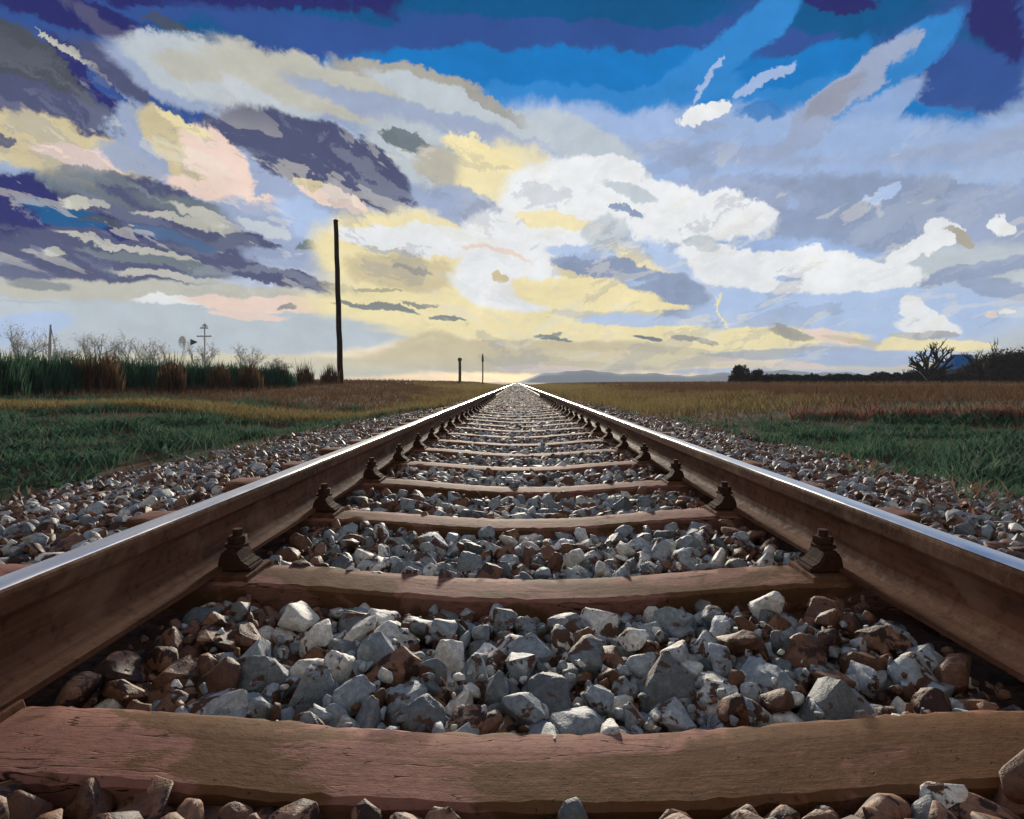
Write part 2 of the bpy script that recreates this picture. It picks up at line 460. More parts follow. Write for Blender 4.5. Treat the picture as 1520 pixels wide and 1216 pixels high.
def obj_co(n):
    return n.n('ShaderNodeTexCoord').outputs['Object']


def world_co(n):
    return n.n('ShaderNodeNewGeometry').outputs['Position']


def bump(n, b, h, strength=0.4, dist=0.01):
    bp = n.n('ShaderNodeBump')
    bp.inputs['Strength'].default_value = strength
    bp.inputs['Distance'].default_value = dist
    n.set(bp.inputs['Height'], h)
    n.set(b.inputs['Normal'], bp.outputs[0])


def island(n):
    """random number of one stone / blade, whichever object it sits in"""
    g = n.n('ShaderNodeNewGeometry').outputs['Random Per Island']
    o = n.n('ShaderNodeObjectInfo').outputs['Random']
    return n.math('FRACT', n.math('ADD', n.math('MULTIPLY', g, 3.7), n.math('MULTIPLY', o, 7.3)))


def stone_mat(name, cols, stain, amount):
    def build(n, b):
        r = island(n)
        ra = n.n('ShaderNodeValToRGB')
        n.set(ra.inputs[0], r)
        e = ra.color_ramp.elements
        while len(e) < len(cols):
            e.new(0.5)
        for i, c in enumerate(cols):
            e[i].position = i / (len(cols) - 1)
            e[i].color = c + (1,)
        p = world_co(n)
        n1 = n.noise(p, 26, 5, 0.6, 0.4)
        n2 = n.noise(p, 90, 5, 0.7)
        n3 = n.noise(p, 330, 3, 0.6)
        c = n.mix(n.ramp(n2, 0.35, 0.7), ra.outputs[0], n.vm('SCALE', ra.outputs[0], scale=1.75))
        c = n.mix(n.ramp(n3, 0.55, 0.75, 0, 0.6), c, n.vm('SCALE', ra.outputs[0], scale=0.45))
        # rust dust lies in patches
        c = n.mix(n.ramp(n.math('ADD', n1, n.math('MULTIPLY', n.math('SUBTRACT', r, 0.5), 0.12)), 0.62 - amount, 0.66 - amount), c, n.mix(n2, stain, tuple(v * 0.5 for v in stain)))
        n.set(b.inputs['Base Color'], c)
        bump(n, b, n.math('ADD', n.math('MULTIPLY', n2, 0.8), n.math('MULTIPLY', n3, 0.3)), 0.6, 0.006)
    return mat(name, build, 0.62, 0.45)


BROWN = (0.15, 0.066, 0.03)
M_STONE = {
    'grey': stone_mat('stone_grey', [(0.2, 0.225, 0.24), (0.28, 0.31, 0.325), (0.38, 0.4, 0.4)], BROWN, 0.06),
    'pale': stone_mat('stone_pale', [(0.46, 0.43, 0.37), (0.56, 0.54, 0.48), (0.68, 0.66, 0.6)], BROWN, 0.03),
    'dark': stone_mat('stone_dark', [(0.09, 0.1, 0.105), (0.15, 0.165, 0.17), (0.21, 0.225, 0.225)], BROWN, 0.07),
    'rust': stone_mat('stone_rust', [(0.1, 0.045, 0.022), (0.18, 0.085, 0.045), (0.27, 0.15, 0.095)], (0.07, 0.03, 0.017), 0.1),
}


def b_rail(n, b):
    p = obj_co(n)
    st = n.vm('MULTIPLY', p, (9, 0.6, 9))
    n1 = n.noise(st, 3, 6, 0.65)
    n2 = n.noise(p, 45, 5, 0.7)
    n3 = n.noise(p, 5, 5, 0.6, 0.5)
    c = n.mix(n.ramp(n1, 0.3, 0.7), (0.075, 0.03, 0.014), (0.2, 0.085, 0.042))
    c = n.mix(n.ramp(n2, 0.5, 0.72, 0, 0.7), c, (0.045, 0.018, 0.01))
    c = n.mix(n.ramp(n3, 0.52, 0.68, 0, 0.6), c, (0.27, 0.15, 0.085))
    n.set(b.inputs['Base Color'], c)
    n.set(b.inputs['Roughness'], n.ramp(n2, 0.3, 0.7, 0.65, 0.9))
    bump(n, b, n.math('ADD', n2, n.math('MULTIPLY', n1, 0.5)), 0.35, 0.003)


M_RAIL = mat('rusty_steel', b_rail, 0.65, 0.15)


def b_shine(n, b):
    p = obj_co(n)
    n1 = n.noise(n.vm('MULTIPLY', p, (60, 0.8, 60)), 2, 4, 0.6)
    n2 = n.noise(p, 8, 4, 0.6)
    n.set(b.inputs['Base Color'], n.mix(n1, (0.86, 0.83, 0.78), (1.0, 0.97, 0.92)))
    n.set(b.inputs['Roughness'], n.ramp(n2, 0.3, 0.7, 0.3, 0.42))


M_SHINE = mat('polished_steel', b_shine, 0.28, 0.5, 1.0)


def b_sleeper(n, b):
    p = obj_co(n)
    oi = n.n('ShaderNodeObjectInfo').outputs['Random']
    cv = n.n('ShaderNodeCombineXYZ')
    n.set(cv.inputs[2], n.math('MULTIPLY', oi, 40))
    p = n.vm('ADD', p, cv.outputs[0])
    n1 = n.noise(n.vm('MULTIPLY', p, (0.8, 1.6, 1)), 5, 6, 0.6, 0.6)
    n2 = n.noise(p, 60, 6, 0.7)
    n3 = n.noise(n.vm('MULTIPLY', p, (0.2, 3, 3)), 30, 5, 0.7)
    n4 = n.noise(p, 14, 5, 0.65)
    c = n.mix(n.ramp(n1, 0.45, 0.51), (0.175, 0.088, 0.042), (0.34, 0.16, 0.118))
    c = n.mix(n.ramp(n4, 0.58, 0.66, 0, 0.5), c, (0.11, 0.05, 0.027))
    c = n.mix(n.ramp(n2, 0.4, 0.75, 0, 0.55), c, n.vm('SCALE', c, scale=0.55))
    c = n.mix(n.ramp(n3, 0.58, 0.78, 0, 0.22), c, (0.36, 0.22, 0.15))
    ck = n.math('ABSOLUTE', n.math('SUBTRACT', n.noise(n.vm('MULTIPLY', p, (0.35, 3.2, 3.2)), 9, 3, 0.55, 0.3), 0.5))
    crack = n.math('MULTIPLY', n.ramp(ck, 0.012, 0.003), n.ramp(n1, 0.45, 0.6))
    pit = n.ramp(n.noise(p, 120, 2, 0.5), 0.68, 0.74)
    c = n.mix(n.math('MAXIMUM', crack, n.math('MULTIPLY', pit, 0.6)), c, (0.03, 0.014, 0.008))
    n2 = n.math('SUBTRACT', n2, n.math('MAXIMUM', n.math('MULTIPLY', crack, 2.0), pit))
    n.set(b.inputs['Base Color'], c)
    bump(n, b, n.math('ADD', n.math('MULTIPLY', n2, 0.6), n.math('ADD', n.math('MULTIPLY', n3, 0.45), n.math('MULTIPLY', n4, 0.8))), 0.45, 0.004)


M_SLEEPER = mat('weathered_sleeper', b_sleeper, 0.8, 0.1)


def b_iron(n, b):
    p = world_co(n)
    n2 = n.noise(p, 60, 5, 0.7)
    n.set(b.inputs['Base Color'], n.mix(n2, (0.03, 0.014, 0.008), (0.095, 0.044, 0.025)))
    bump(n, b, n2, 0.5, 0.003)


M_IRON = mat('dark_rusted_iron', b_iron, 0.85, 0.12)


def two_tone(name, c1, c2, scale, rough=0.85, stretch=(1, 1, 1), spec=0.2, lo=0.35, hi=0.65):
    def build(n, b):
        p = n.vm('MULTIPLY', obj_co(n), stretch)
        n1 = n.noise(p, scale, 6, 0.65)
        n.set(b.inputs['Base Color'], n.mix(n.ramp(n1, lo, hi), c1, c2))
        bump(n, b, n1, 0.4, 0.01)
    return mat(name, build, rough, spec)


def leaf_mat(name, cols, scale=1.5, rough=0.8, thin=0.35):
    def build(n, b):
        r = island(n)
        ra = n.n('ShaderNodeValToRGB')
        n.set(ra.inputs[0], n.math('ADD', n.math('MULTIPLY', r, 0.55), n.ramp(n.noise(world_co(n), scale, 4, 0.6), 0.3, 0.7, 0, 0.45)))
        e = ra.color_ramp.elements
        while len(e) < len(cols):
            e.new(0.5)
        for i, c in enumerate(cols):
            e[i].position = i / (len(cols) - 1)
            e[i].color = c + (1,)
        n.set(b.inputs['Base Color'], ra.outputs[0])
        tl = n.n('ShaderNodeBsdfTranslucent')
        n.set(tl.inputs[0], ra.outputs[0])
        mx = n.n('ShaderNodeMixShader')
        mx.inputs[0].default_value = thin
        n.t.links.new(b.outputs[0], mx.inputs[1])
        n.t.links.new(tl.outputs[0], mx.inputs[2])
        n.t.links.new(mx.outputs[0], n.t.nodes['Material Output'].inputs['Surface'])
    return mat(name, build, rough, 0.12)


M_GREEN = leaf_mat('green_leaves', [(0.045, 0.095, 0.06), (0.07, 0.14, 0.085), (0.1, 0.175, 0.105), (0.15, 0.165, 0.12)])
M_DGREEN = leaf_mat('dark_green_leaves', [(0.026, 0.065, 0.04), (0.05, 0.11, 0.066), (0.075, 0.145, 0.085)], 2.5)
M_REED = leaf_mat('reed_green', [(0.035, 0.08, 0.05), (0.06, 0.125, 0.075), (0.09, 0.165, 0.1)], 2.5, thin=0.5)
M_OLIVE = leaf_mat('dry_olive_grass', [(0.19, 0.145, 0.055), (0.28, 0.22, 0.09), (0.37, 0.3, 0.14)])
M_BROWNGRASS = leaf_mat('dead_brown_grass', [(0.075, 0.042, 0.022), (0.135, 0.078, 0.042), (0.2, 0.12, 0.068)])
M_PINKWEED = leaf_mat('dry_pinkish_weed', [(0.18, 0.085, 0.055), (0.3, 0.155, 0.11), (0.4, 0.23, 0.17)])
M_DARKWEED = leaf_mat('dark_brown_weed', [(0.03, 0.014, 0.008), (0.06, 0.028, 0.016), (0.11, 0.05, 0.03)])
M_HAZETREE = leaf_mat('haze_paled_bare_twigs', [(0.42, 0.42, 0.4), (0.5, 0.5, 0.47), (0.58, 0.56, 0.52)], 0.2, thin=0.5)  # fading by distant haze is put into the twig colour
M_DARKHEDGE = leaf_mat('dark_hedge_twigs', [(0.022, 0.01, 0.005), (0.042, 0.02, 0.01), (0.065, 0.032, 0.016)], 0.5)
M_BARK = two_tone('dark_bark', (0.012, 0.007, 0.005), (0.035, 0.02, 0.013), 8, stretch=(1, 1, 0.3))
M_POLE = two_tone('tarred_pole_wood', (0.014, 0.008, 0.005), (0.05, 0.026, 0.016), 10, stretch=(4, 4, 0.15))
M_POST = two_tone('weathered_post', (0.07, 0.055, 0.025), (0.11, 0.085, 0.04), 6, stretch=(3, 3, 0.3))
M_HAZEGALV = two_tone('haze_paled_metal', (0.42, 0.425, 0.43), (0.5, 0.505, 0.5), 2, rough=0.6)  # grey metal, its colour lightened to carry the haze of distance
M_BLUE = two_tone('blue_sheet_roof', (0.02, 0.28, 0.72), (0.03, 0.34, 0.8), 1.5, rough=0.5)
M_SHEDWALL = two_tone('shed_wall', (0.05, 0.06, 0.07), (0.1, 0.11, 0.12), 1.0)
M_HILL = two_tone('far_hill', (0.08, 0.11, 0.13), (0.12, 0.15, 0.17), 0.02)


def b_ground(n, b):
    p = world_co(n)
    s = n.n('ShaderNodeSeparateXYZ')
    n.set(s.inputs[0], p)
    x, y, _ = s.outputs
    n1 = n.noise(p, 0.35, 6, 0.6, 0.4)
    n2 = n.noise(p, 9, 6, 0.7)
    n3 = n.noise(n.vm('MULTIPLY', p, (1, 0.25, 1)), 0.12, 5, 0.6)
    c = n.mix(n.ramp(n2, 0.35, 0.7), (0.08, 0.04, 0.02), (0.18, 0.095, 0.046))
    ol = n.mix(n2, (0.2, 0.15, 0.05), (0.32, 0.24, 0.09))
    gr = n.mix(n.ramp(n.noise(p, 2.2, 4, 0.6), 0.42, 0.55), n.mix(n2, (0.07, 0.035, 0.02), (0.15, 0.08, 0.045)), n.mix(n2, (0.025, 0.05, 0.028), (0.06, 0.085, 0.05)))
    ax = n.math('ABSOLUTE', x)
    # olive strip along the track, brown bank and field beyond, patchy
    near = n.math('ADD', ax, n.math('MULTIPLY', n.math('SUBTRACT', n1, 0.5), 7))
    c = n.mix(n.math('MULTIPLY', n.ramp(near, 9.0, 6.0), n.ramp(n.math('ADD', y, n.math('MULTIPLY', x, 2.0)), 14, 24)), c, ol)
    c = n.mix(n.math('MULTIPLY', n.math('MULTIPLY', n.ramp(near, 12.0, 9.0), n.ramp(ax, 2.0, 2.6)), n.ramp(y, 18, 9)), c, gr)
    c = n.mix(n.math('MULTIPLY', n.ramp(n3, 0.52, 0.6, 0, 0.8), n.ramp(ax, 14, 25)), c, ol)
    c = n.mix(n.ramp(ax, 2.5, 2.0), c, (0.07, 0.036, 0.022))
    n.set(b.inputs['Base Color'], c)
    bump(n, b, n2, 0.6, 0.03)


M_GROUND = mat('earth', b_ground, 0.95, 0.1)

# ------------------------------------------------------------------ ground
def smooth(a, b, v):
    t = np.clip((v - a) / (b - a), 0, 1)
    return t * t * (3 - 2 * t)


def wob(x, y, k=1.0):
    return (np.sin(x * 0.9 * k + 1.3) * np.cos(y * 0.7 * k + 0.4) + 0.5 * np.sin(x * 2.3 * k + y * 1.7 * k)) / 1.5


def patch(x, y, k=1.0, ph=0.0):
    return 0.5 + 0.5 * (np.sin(1.7 * k * x + 2 * np.sin(0.8 * k * y + ph)) * np.cos(1.3 * k * y + 1.6 * np.sin(1.1 * k * x + ph)))


def ground_z(x, y):
    x = np.asarray(x, float)
    y = np.asarray(y, float)
    a = np.abs(x)
    left = -0.22 + 0.26 * smooth(2.6, 6.0, a) + (0.08 + 0.36 * smooth(11, 27, y)) * smooth(6.0, 10.5, a) + 0.12 * smooth(14, 40, a)
    right = -0.22 + 0.38 * smooth(2.6, 9.0, a) + 0.16 * smooth(9, 22, a) + 0.1 * smooth(40, 120, a)
    z = np.where(x < 0, left, right)
    return z + 0.035 * wob(x, y) * smooth(2.0, 4.0, a) + 0.06 * wob(x, y, 0.25) * smooth(5, 12, a)


def axis(pts):
    return np.concatenate([np.arange(a, b, s) for a, b, s in pts])


gx = axis([(2.0, 12, 0.35), (12, 30, 1.5), (30, 120, 8), (120, 1601, 120)])
gx = np.concatenate([-gx[::-1], [-1.0, 0, 1.0], gx])
gy = axis([(-12, 20, 0.5), (20, 60, 2), (60, 200, 10), (200, 1601, 100)])
GX, GY = np.meshgrid(gx, gy)
GZ = ground_z(GX, GY)
V = np.stack([GX.ravel(), GY.ravel(), GZ.ravel()], 1)
nx, ny = len(gx), len(gy)
i, j = np.meshgrid(np.arange(nx - 1), np.arange(ny - 1))
q = (j * nx + i).ravel()
tag(mesh('ground', V, np.stack([q, q + 1, q + nx + 1, q + nx], 1), M_GROUND, smooth=True), kind='structure')

# far ridge
hx = np.linspace(-200, 1500, 150)
hh = (7 + 17 * smooth(-60, 120, hx) + 5 * np.sin(hx * 0.011) + 2.5 * np.sin(hx * 0.037 + 1) + 1.2 * np.sin(hx * 0.11)) * 1.05
hh *= smooth(-20, 70, hx)
hv, hf = [], []
for k, (x_, z_) in enumerate(zip(hx, hh)):
    for (dy, f_) in ((0, 0), (40, 0.55), (90, 1.0), (180, 0.3)):
        hv.append((x_, 1400 + dy + 20 * math.sin(x_ * 0.01), -1 + (z_ + 1) * f_))
for k in range(len(hx) - 1):
    for m_ in range(3):
        a_ = k * 4 + m_
        hf.append((a_, a_ + 4, a_ + 5, a_ + 1))
tag(mesh('hills', hv, hf, M_HILL, smooth=True), kind='structure')

# ------------------------------------------------------------------ sleepers with their fastenings
SP, Y1 = 0.6, 0.635              # spacing, near edge of the nearest sleeper
RAIL_Z = 0.045                   # underside of the rail foot
XL = 0.7175 + 0.0255             # rail centre


def sleeper_body(seed, far=False):
    rs = np.random.default_rng(seed)
    xs = np.linspace(-1.27, 1.27, 24 if far else 150)
    prof = [(0.03, -0.2), (-0.002, -0.022), (-0.006, -0.007), (0.001, 0.0), (0.04, 0.001), (0.08, 0.001), (0.12, 0.0), (0.133, -0.006), (0.146, -0.02), (0.2, -0.2)]
    v, f = [], []
    for x in xs:
        dip = 0.034 * float(smooth(0.05, 0.66, np.array(abs(x)))) - 0.0005
        for k, (py, pz) in enumerate(prof):
            jt = 0.0 if far else 1.0
            e = 1.0 if k in (2, 3, 6, 7) else 0.35
            v.append((x, py + jt * e * rs.normal(0, 0.0014), pz + dip + jt * e * rs.normal(0, 0.0009)))
    m_ = len(prof)
    for k in range(len(xs) - 1):
        for p in range(m_ - 1):
            a_ = k * m_ + p
            f.append((a_, a_ + m_, a_ + m_ + 1, a_ + 1))
    f.append(tuple(range(m_)))
    f.append(tuple(range((len(xs) - 1) * m_, len(xs) * m_))[::-1])
    return v, f


def clip_bm(side):
    """rail clip: hooked clamp plate that bears on the rail foot; side = +1 stands at +x of the rail"""
    bm = bmesh.new()
    prof = [(0.05, 0.0), (0.052, 0.026), (0.062, 0.046), (0.075, 0.05), (0.09, 0.046), (0.104, 0.02), (0.122, 0.012), (0.126, 0.0)]
    for w_ in (1,):
        a = [bm.verts.new((side * px, -0.034, pz)) for px, pz in prof]
        b = [bm.verts.new((side * px, 0.034, pz)) for px, pz in prof]
        for k in range(len(prof)):
            k2 = (k + 1) % len(prof)
            bm.faces.new((a[k], a[k2], b[k2], b[k]))
        bm.faces.new(a)
        bm.faces.new(b[::-1])
    bmesh.ops.recalc_face_normals(bm, faces=bm.faces)
    bmesh.ops.bevel(bm, geom=list(bm.edges), offset=0.004, segments=2, affect='EDGES')
    return bm


def bolt_bm(side):
    bm = bmesh.new()
    x = side * 0.08
    bm_tube(bm, [(x, 0, 0.04), (x, 0, 0.088)], [0.011, 0.0105], 10)
    return bm


def nut_bm(side):
    bm = bmesh.new()
    x = side * 0.08
    bm_tube(bm, [(x, 0, 0.05), (x, 0, 0.056)], [0.027, 0.026], 14)
    bm_tube(bm, [(x, 0, 0.0565), (x, 0, 0.059), (x, 0, 0.07), (x, 0, 0.073)], [0.02, 0.0215, 0.0215, 0.019], 6)
    return bm


def make_sleeper(y, seed, bare=False):
    root = empty('railway_sleeper', (0, y, 0))
    v, f = sleeper_body(seed)
    mesh('sleeper_body', v, f, M_SLEEPER, root, smooth=True).data.set_sharp_from_angle(angle=R(28))
    for s in (-1, 1):
        bm = bmesh.new()
        bm_box(bm, s * XL - (0.07 if bare else 0.132), s * XL + (0.07 if bare else 0.132), 0.0, 0.125, 0.028, 0.0445, 0.003, 0.002)
        from_bm('base_plate', bm, M_RAIL, root)
        for sd_ in (-1, 1):
            if bare and sd_ == -s:
                continue      # the photo shows no clip at the inner foot here
            c = from_bm('rail_clip', clip_bm(sd_), M_IRON, root)
            c.location = (s * XL, 0.0625, 0.0455)
            from_bm('bolt', bolt_bm(sd_), M_IRON, c)
            from_bm('nut', nut_bm(sd_), M_IRON, c)
    return root


NEAR = ['brown sleeper nearest the camera, spanning the bottom of the picture',
        'pinkish brown sleeper second from the camera, beyond the widest bed of stones',
        'pinkish brown sleeper third from the camera, with a narrow worn top',
        'brown sleeper fourth from the camera, with a bright far edge',
        'brown sleeper fifth from the camera, with a thin pale edge',
        'brown sleeper sixth from the camera, with dark bolted clips at both ends',
        'brown sleeper seventh from the camera, half hidden by ballast',
        'brown sleeper eighth from the camera, among pale glinting stones',
        'narrow looking brown sleeper ninth from the camera, where pale streaks start',
        'narrow looking brown sleeper tenth from the camera, among the pale streaks',
        'narrow looking brown sleeper eleventh from the camera, in the thick of the pale streaks',
        'narrow looking brown sleeper twelfth from the camera, at the far end of the pale streaks']
GS = 'sleepers under the two rails'
protos = [make_sleeper(Y1, 100, True)] + [make_sleeper(Y1 + SP * k, 100 + k) for k in (1, 2, 3)]
ORD = ['thirteenth', 'fourteenth', 'fifteenth', 'sixteenth', 'seventeenth', 'eighteenth', 'nineteenth', 'twentieth']
for k in range(28):
    o = protos[k] if k < 4 else copy_tree(protos[1 + k % 3])
    o.location = (0, Y1 + SP * k, 0)
    o.rotation_euler = (0, R([0.4, 0, -0.2, 0.3, -0.1][k % 5]), R([0.35, -0.3, 0.5, -0.4, 0.2, 0.7][k % 6]))
    lab = NEAR[k] if k < 12 else ('small looking brown sleeper %s from the camera along the track' % ORD[k - 12] if k < 20 else 'tiny brown sleeper in the far run of track past the twentieth')
    tag(o, lab, 'railway sleeper', GS)
v, f = sleeper_body(3, True)
fb = bpy.data.meshes.new('railway_sleeper')
fb.from_pydata(v, [], f)
for k in range(28, 110):
    o = bpy.data.objects.new('railway_sleeper', fb)
    if k == 28:
        fb.materials.append(M_SLEEPER)
    COL.objects.link(o)
    o.location = (0, Y1 + SP * k, 0.004)
    tag(o, 'far brown sleeper merging with its neighbours toward the vanishing point', 'railway sleeper', GS)

# ------------------------------------------------------------------ rails
half_prof = [(0.0625, 0.0), (0.0625, 0.010), (0.03, 0.0165), (0.0155, 0.026), (0.009, 0.04), (0.0075, 0.065), (0.009, 0.092),
             (0.014, 0.1), (0.0245, 0.1055), (0.0255, 0.109), (0.0255, 0.132), (0.0243, 0.138), (0.020, 0.1425), (0.010, 0.1448)]
prof = half_prof + [(-x, z) for x, z in half_prof[::-1]]
ys = np.concatenate([np.arange(-2.4, 12, 0.12), np.arange(12, 60, 1.5), np.arange(60, 421, 30)])
for s, lab in ((-1, 'rusty brown steel rail with polished top on the left of the track'), (1, 'rusty brown steel rail with polished top on the right of the track')):
    root = empty('rail', (s * XL, 0, RAIL_Z))
    tag(root, lab, 'rail', 'rails of the track')
    v, f = [], []
    m_ = len(prof)
    rr = np.random.default_rng(5 + s)
    for k, y in enumerate(ys):
        dx = 0.0012 * math.sin(y * 1.1 + s)
        v += [(px + dx, y, pz) for px, pz in prof]
        if k:
            for p in range(m_):
                a_, b_ = (k - 1) * m_ + p, (k - 1) * m_ + (p + 1) % m_
                f.append((a_, b_, b_ + m_, a_ + m_))
    o = mesh('rail_body', v, f, M_RAIL, root)
    top = [(-s * 0.0225, 0.1413), (-s * 0.0203, 0.1431), (-s * 0.016, 0.1443), (-s * 0.010, 0.1455), (0, 0.1458), (s * 0.010, 0.1454), (s * 0.019, 0.1437)]
    v, f = [], []
    m_ = len(top)
    for k, y in enumerate(ys):
        dx = 0.0012 * math.sin(y * 1.1 + s)
        v += [(px + dx + (0.0015 * math.sin(y * 5.3) if p_ in (0, m_ - 1) else 0), y, pz) for p_, (px, pz) in enumerate(top)]
        if k:
            for p in range(m_ - 1):
                a_ = (k - 1) * m_ + p
                f.append((a_, a_ + 1, a_ + m_ + 1, a_ + m_) if s > 0 else (a_ + 1, a_, a_ + m_, a_ + m_ + 1))
    mesh('running_surface', v, f, M_SHINE, root, smooth=True)

# ------------------------------------------------------------------ ballast
def stone_bm(seed, npts, detail=True, fine=False):
    rs = np.random.default_rng(seed)
    ax = np.array([1.0, rs.uniform(0.66, 0.92), rs.uniform(0.42, 0.68)])
    bm = bmesh.new()
    p = rs.normal(size=(npts, 3))
    p /= np.linalg.norm(p, axis=1)[:, None]
    p = p * ax * rs.uniform(0.82, 1.1, size=(npts, 1))
    for q_ in p:
        bm.verts.new(q_)
    r_ = bmesh.ops.convex_hull(bm, input=bm.verts)
    bmesh.ops.delete(bm, geom=list({g for g in r_['geom_interior'] + r_['geom_unused'] if isinstance(g, bmesh.types.BMVert)}), context='VERTS')
    bmesh.ops.dissolve_limit(bm, angle_limit=R(16), verts=bm.verts, edges=bm.edges)
    if detail:
        bmesh.ops.bevel(bm, geom=list(bm.edges), offset=0.07, segments=1, affect='EDGES', clamp_overlap=True)
        bmesh.ops.triangulate(bm, faces=bm.faces)
        for v_ in bm.verts:
            v_.co += Vector(rs.normal(0, 0.012, 3))
        if fine:      # chipped, pitted skin for the stones close to the lens
            for _ in range(2):
                bmesh.ops.subdivide_edges(bm, edges=[e for e in bm.edges if e.calc_length() > 0.16], cuts=1, use_grid_fill=True)
                bmesh.ops.triangulate(bm, faces=bm.faces)
            off = Vector(rs.uniform(0, 50, 3))
            for v_ in bm.verts:
                d_ = mnoise.fractal(v_.co * 2.3 + off, 0.8, 2.1, 4) * 0.045 + mnoise.noise(v_.co * 9 + off) * 0.018
                v_.co += v_.co.normalized() * d_
    else:
        bmesh.ops.triangulate(bm, faces=bm.faces)
    bmesh.ops.recalc_face_normals(bm, faces=bm.faces)
    return bm


def as_arrays(bm):
    bm.verts.index_update()
    v = np.array([v_.co[:] for v_ in bm.verts])
    f = np.array([[x.index for x in fc.verts] for fc in bm.faces])
    bm.free()
    return v, f


def rot_matrices(n, r):
    qd = r.normal(size=(n, 4))
    # lie mostly flat: weaken tilt
    qd[:, 1:3] *= 0.55
    qd /= np.linalg.norm(qd, axis=1)[:, None]
    w_, x, y, z = qd.T
    return np.stack([np.stack([1 - 2 * (y * y + z * z), 2 * (x * y - z * w_), 2 * (x * z + y * w_)], -1),
                     np.stack([2 * (x * y + z * w_), 1 - 2 * (x * x + z * z), 2 * (y * z - x * w_)], -1),
                     np.stack([2 * (x * z - y * w_), 2 * (y * z + x * w_), 1 - 2 * (x * x + y * y)], -1)], 1)


KINDS_ = ['grey', 'pale', 'dark', 'rust']
SM = [M_STONE[k] for k in KINDS_]
np_ = [int(rng.integers(14, 24)) for k in range(34)]
near_meshes = [stone_bm(300 + k, np_[k]) for k in range(34)]
fine_meshes = [stone_bm(300 + k, np_[k], True, True) for k in range(34)]
near_arr = []
near_me = []
for bm, bf in zip(near_meshes, fine_meshes):
    me = bpy.data.meshes.new('ballast_stone')
    bf.to_mesh(bf and me)
    bf.free()
    me.polygons.foreach_set('use_smooth', [True] * len(me.polygons))
    me.set_sharp_from_angle(angle=R(32))
    near_me.append(me)
    near_arr.append(as_arrays(bm))
far_arr = [as_arrays(stone_bm(400 + k, 9, False)) for k in range(16)]


def bed_top(x):
    """height of the ballast surface: a little below the sleepers, falling away on the shoulders"""
    a = np.abs(x)
    z = -0.008 + 0.03 * smooth(0.1, 0.66, a)
    z = z - 0.015 * smooth(0.8, 1.2, a)
    return z - 0.11 * smooth(1.3, 2.5, a) - 0.22 * smooth(2.45, 3.05, a)


def grid_pts(x0, x1, y0, y1, s):
    nx_, ny_ = int((x1 - x0) / s), int((y1 - y0) / (s * 0.87))
    X_, Y_ = np.meshgrid(np.arange(nx_), np.arange(ny_))
    px = x0 + (X_ + 0.5 * (Y_ % 2)) * s + rng.uniform(-0.28, 0.28, X_.shape) * s
    py = y0 + Y_ * s * 0.87 + rng.uniform(-0.28, 0.28, X_.shape) * s
    return px.ravel(), py.ravel()


def kinds_for(x, y):
    a = np.abs(x)
    pr = np.clip(0.17 + 0.55 * smooth(0.36, 0.66, a) * (1 - smooth(1.0, 1.25, a)) + 0.12 * smooth(2.5, 7, y) + 0.38 * smooth(0.85, 1.2, a), 0, 0.93)
    pr = np.where(y < 0.66, 0.9, pr)
    u = rng.uniform(size=len(x))
    u2 = rng.uniform(size=len(x))
    return np.where(u < pr, 3, np.where(u2 < 0.5 - 0.2 * smooth(4, 14, y), 0, np.where(u2 < 0.7 + 0.15 * smooth(4, 14, y), 1, 2)))


def on_track(x, y, r):
    """True where a stone of radius r would sit in a sleeper top or under a rail"""
    ph = (y - Y1) % SP
    inside = (ph < 0.132 - 0.1 * r) | (ph > SP - 0.25 * r) | ((r < 0.022) & ((ph < 0.15) | (ph > SP - 0.05)))
    inside = inside & (y > Y1 - 0.05) & (np.abs(x) < 1.27)
    rail = np.abs(np.abs(x) - XL) < 0.045 + 0.55 * r
    return inside | rail


stones = []          # x, y, z, r, kind, layer
def add_layer(x0, x1, y0, y1, s, zoff, layer, rmul=0.62, keep=1.0):
    px, py = grid_pts(x0, x1, y0, y1, s)
    r = s * rmul * np.exp(rng.normal(0, 0.24, len(px)))
    k = ~on_track(px, py, r) & (rng.uniform(size=len(px)) < keep)
    px, py, r = px[k], py[k], r[k]
    z = bed_top(px) - r * 0.42 + zoff + rng.normal(0, 0.006, len(px))
    z = np.where(py < 0.64, z + 0.034, z)
    kd = kinds_for(px, py)
    for row in zip(px, py, z, r, kd, [layer] * len(px)):
        stones.append(row)


add_layer(-1.45, 1.45, 0.3, 0.64, 0.056, -0.002, 1)
add_layer(-1.45, 1.45, 0.64, 1.25, 0.073, 0.0, 1)
add_layer(-1.45, 1.45, 1.25, 2.45, 0.069, 0.0, 1)
add_layer(-1.45, 1.45, 0.35, 2.45, 0.05, -0.03, 0)
add_layer(-1.3, 1.3, 0.76, 2.45, 0.034, -0.012, 2, 0.5, 0.3)
add_layer(-1.3, 1.3, 0.76, 2.45, 0.02, -0.008, 2, 0.5, 0.2)
add_layer(-2.95, -1.45, 0.6, 9.0, 0.064, 0.0, 1)
add_layer(1.45, 2.95, 0.6, 9.0, 0.064, 0.0, 1)
add_layer(-1.45, 1.45, 2.45, 9.0, 0.066, 0.0, 1)
add_layer(-2.95, 2.95, 0.6, 9.0, 0.055, -0.025, 0, 0.6, 0.9)
add_layer(-2.8, 2.8, 2.45, 6.0, 0.036, 0.0, 2, 0.5, 0.3)
add_layer(-2.8, -1.3, 0.6, 2.45, 0.036, 0.0, 2, 0.5, 0.3)
add_layer(1.3, 2.8, 0.6, 2.45, 0.036, 0.0, 2, 0.5, 0.3)
near_st = np.array(stones)
near_st = near_st[near_st[:, 2] + near_st[:, 3] * 0.5 > ground_z(near_st[:, 0], near_st[:, 1])]
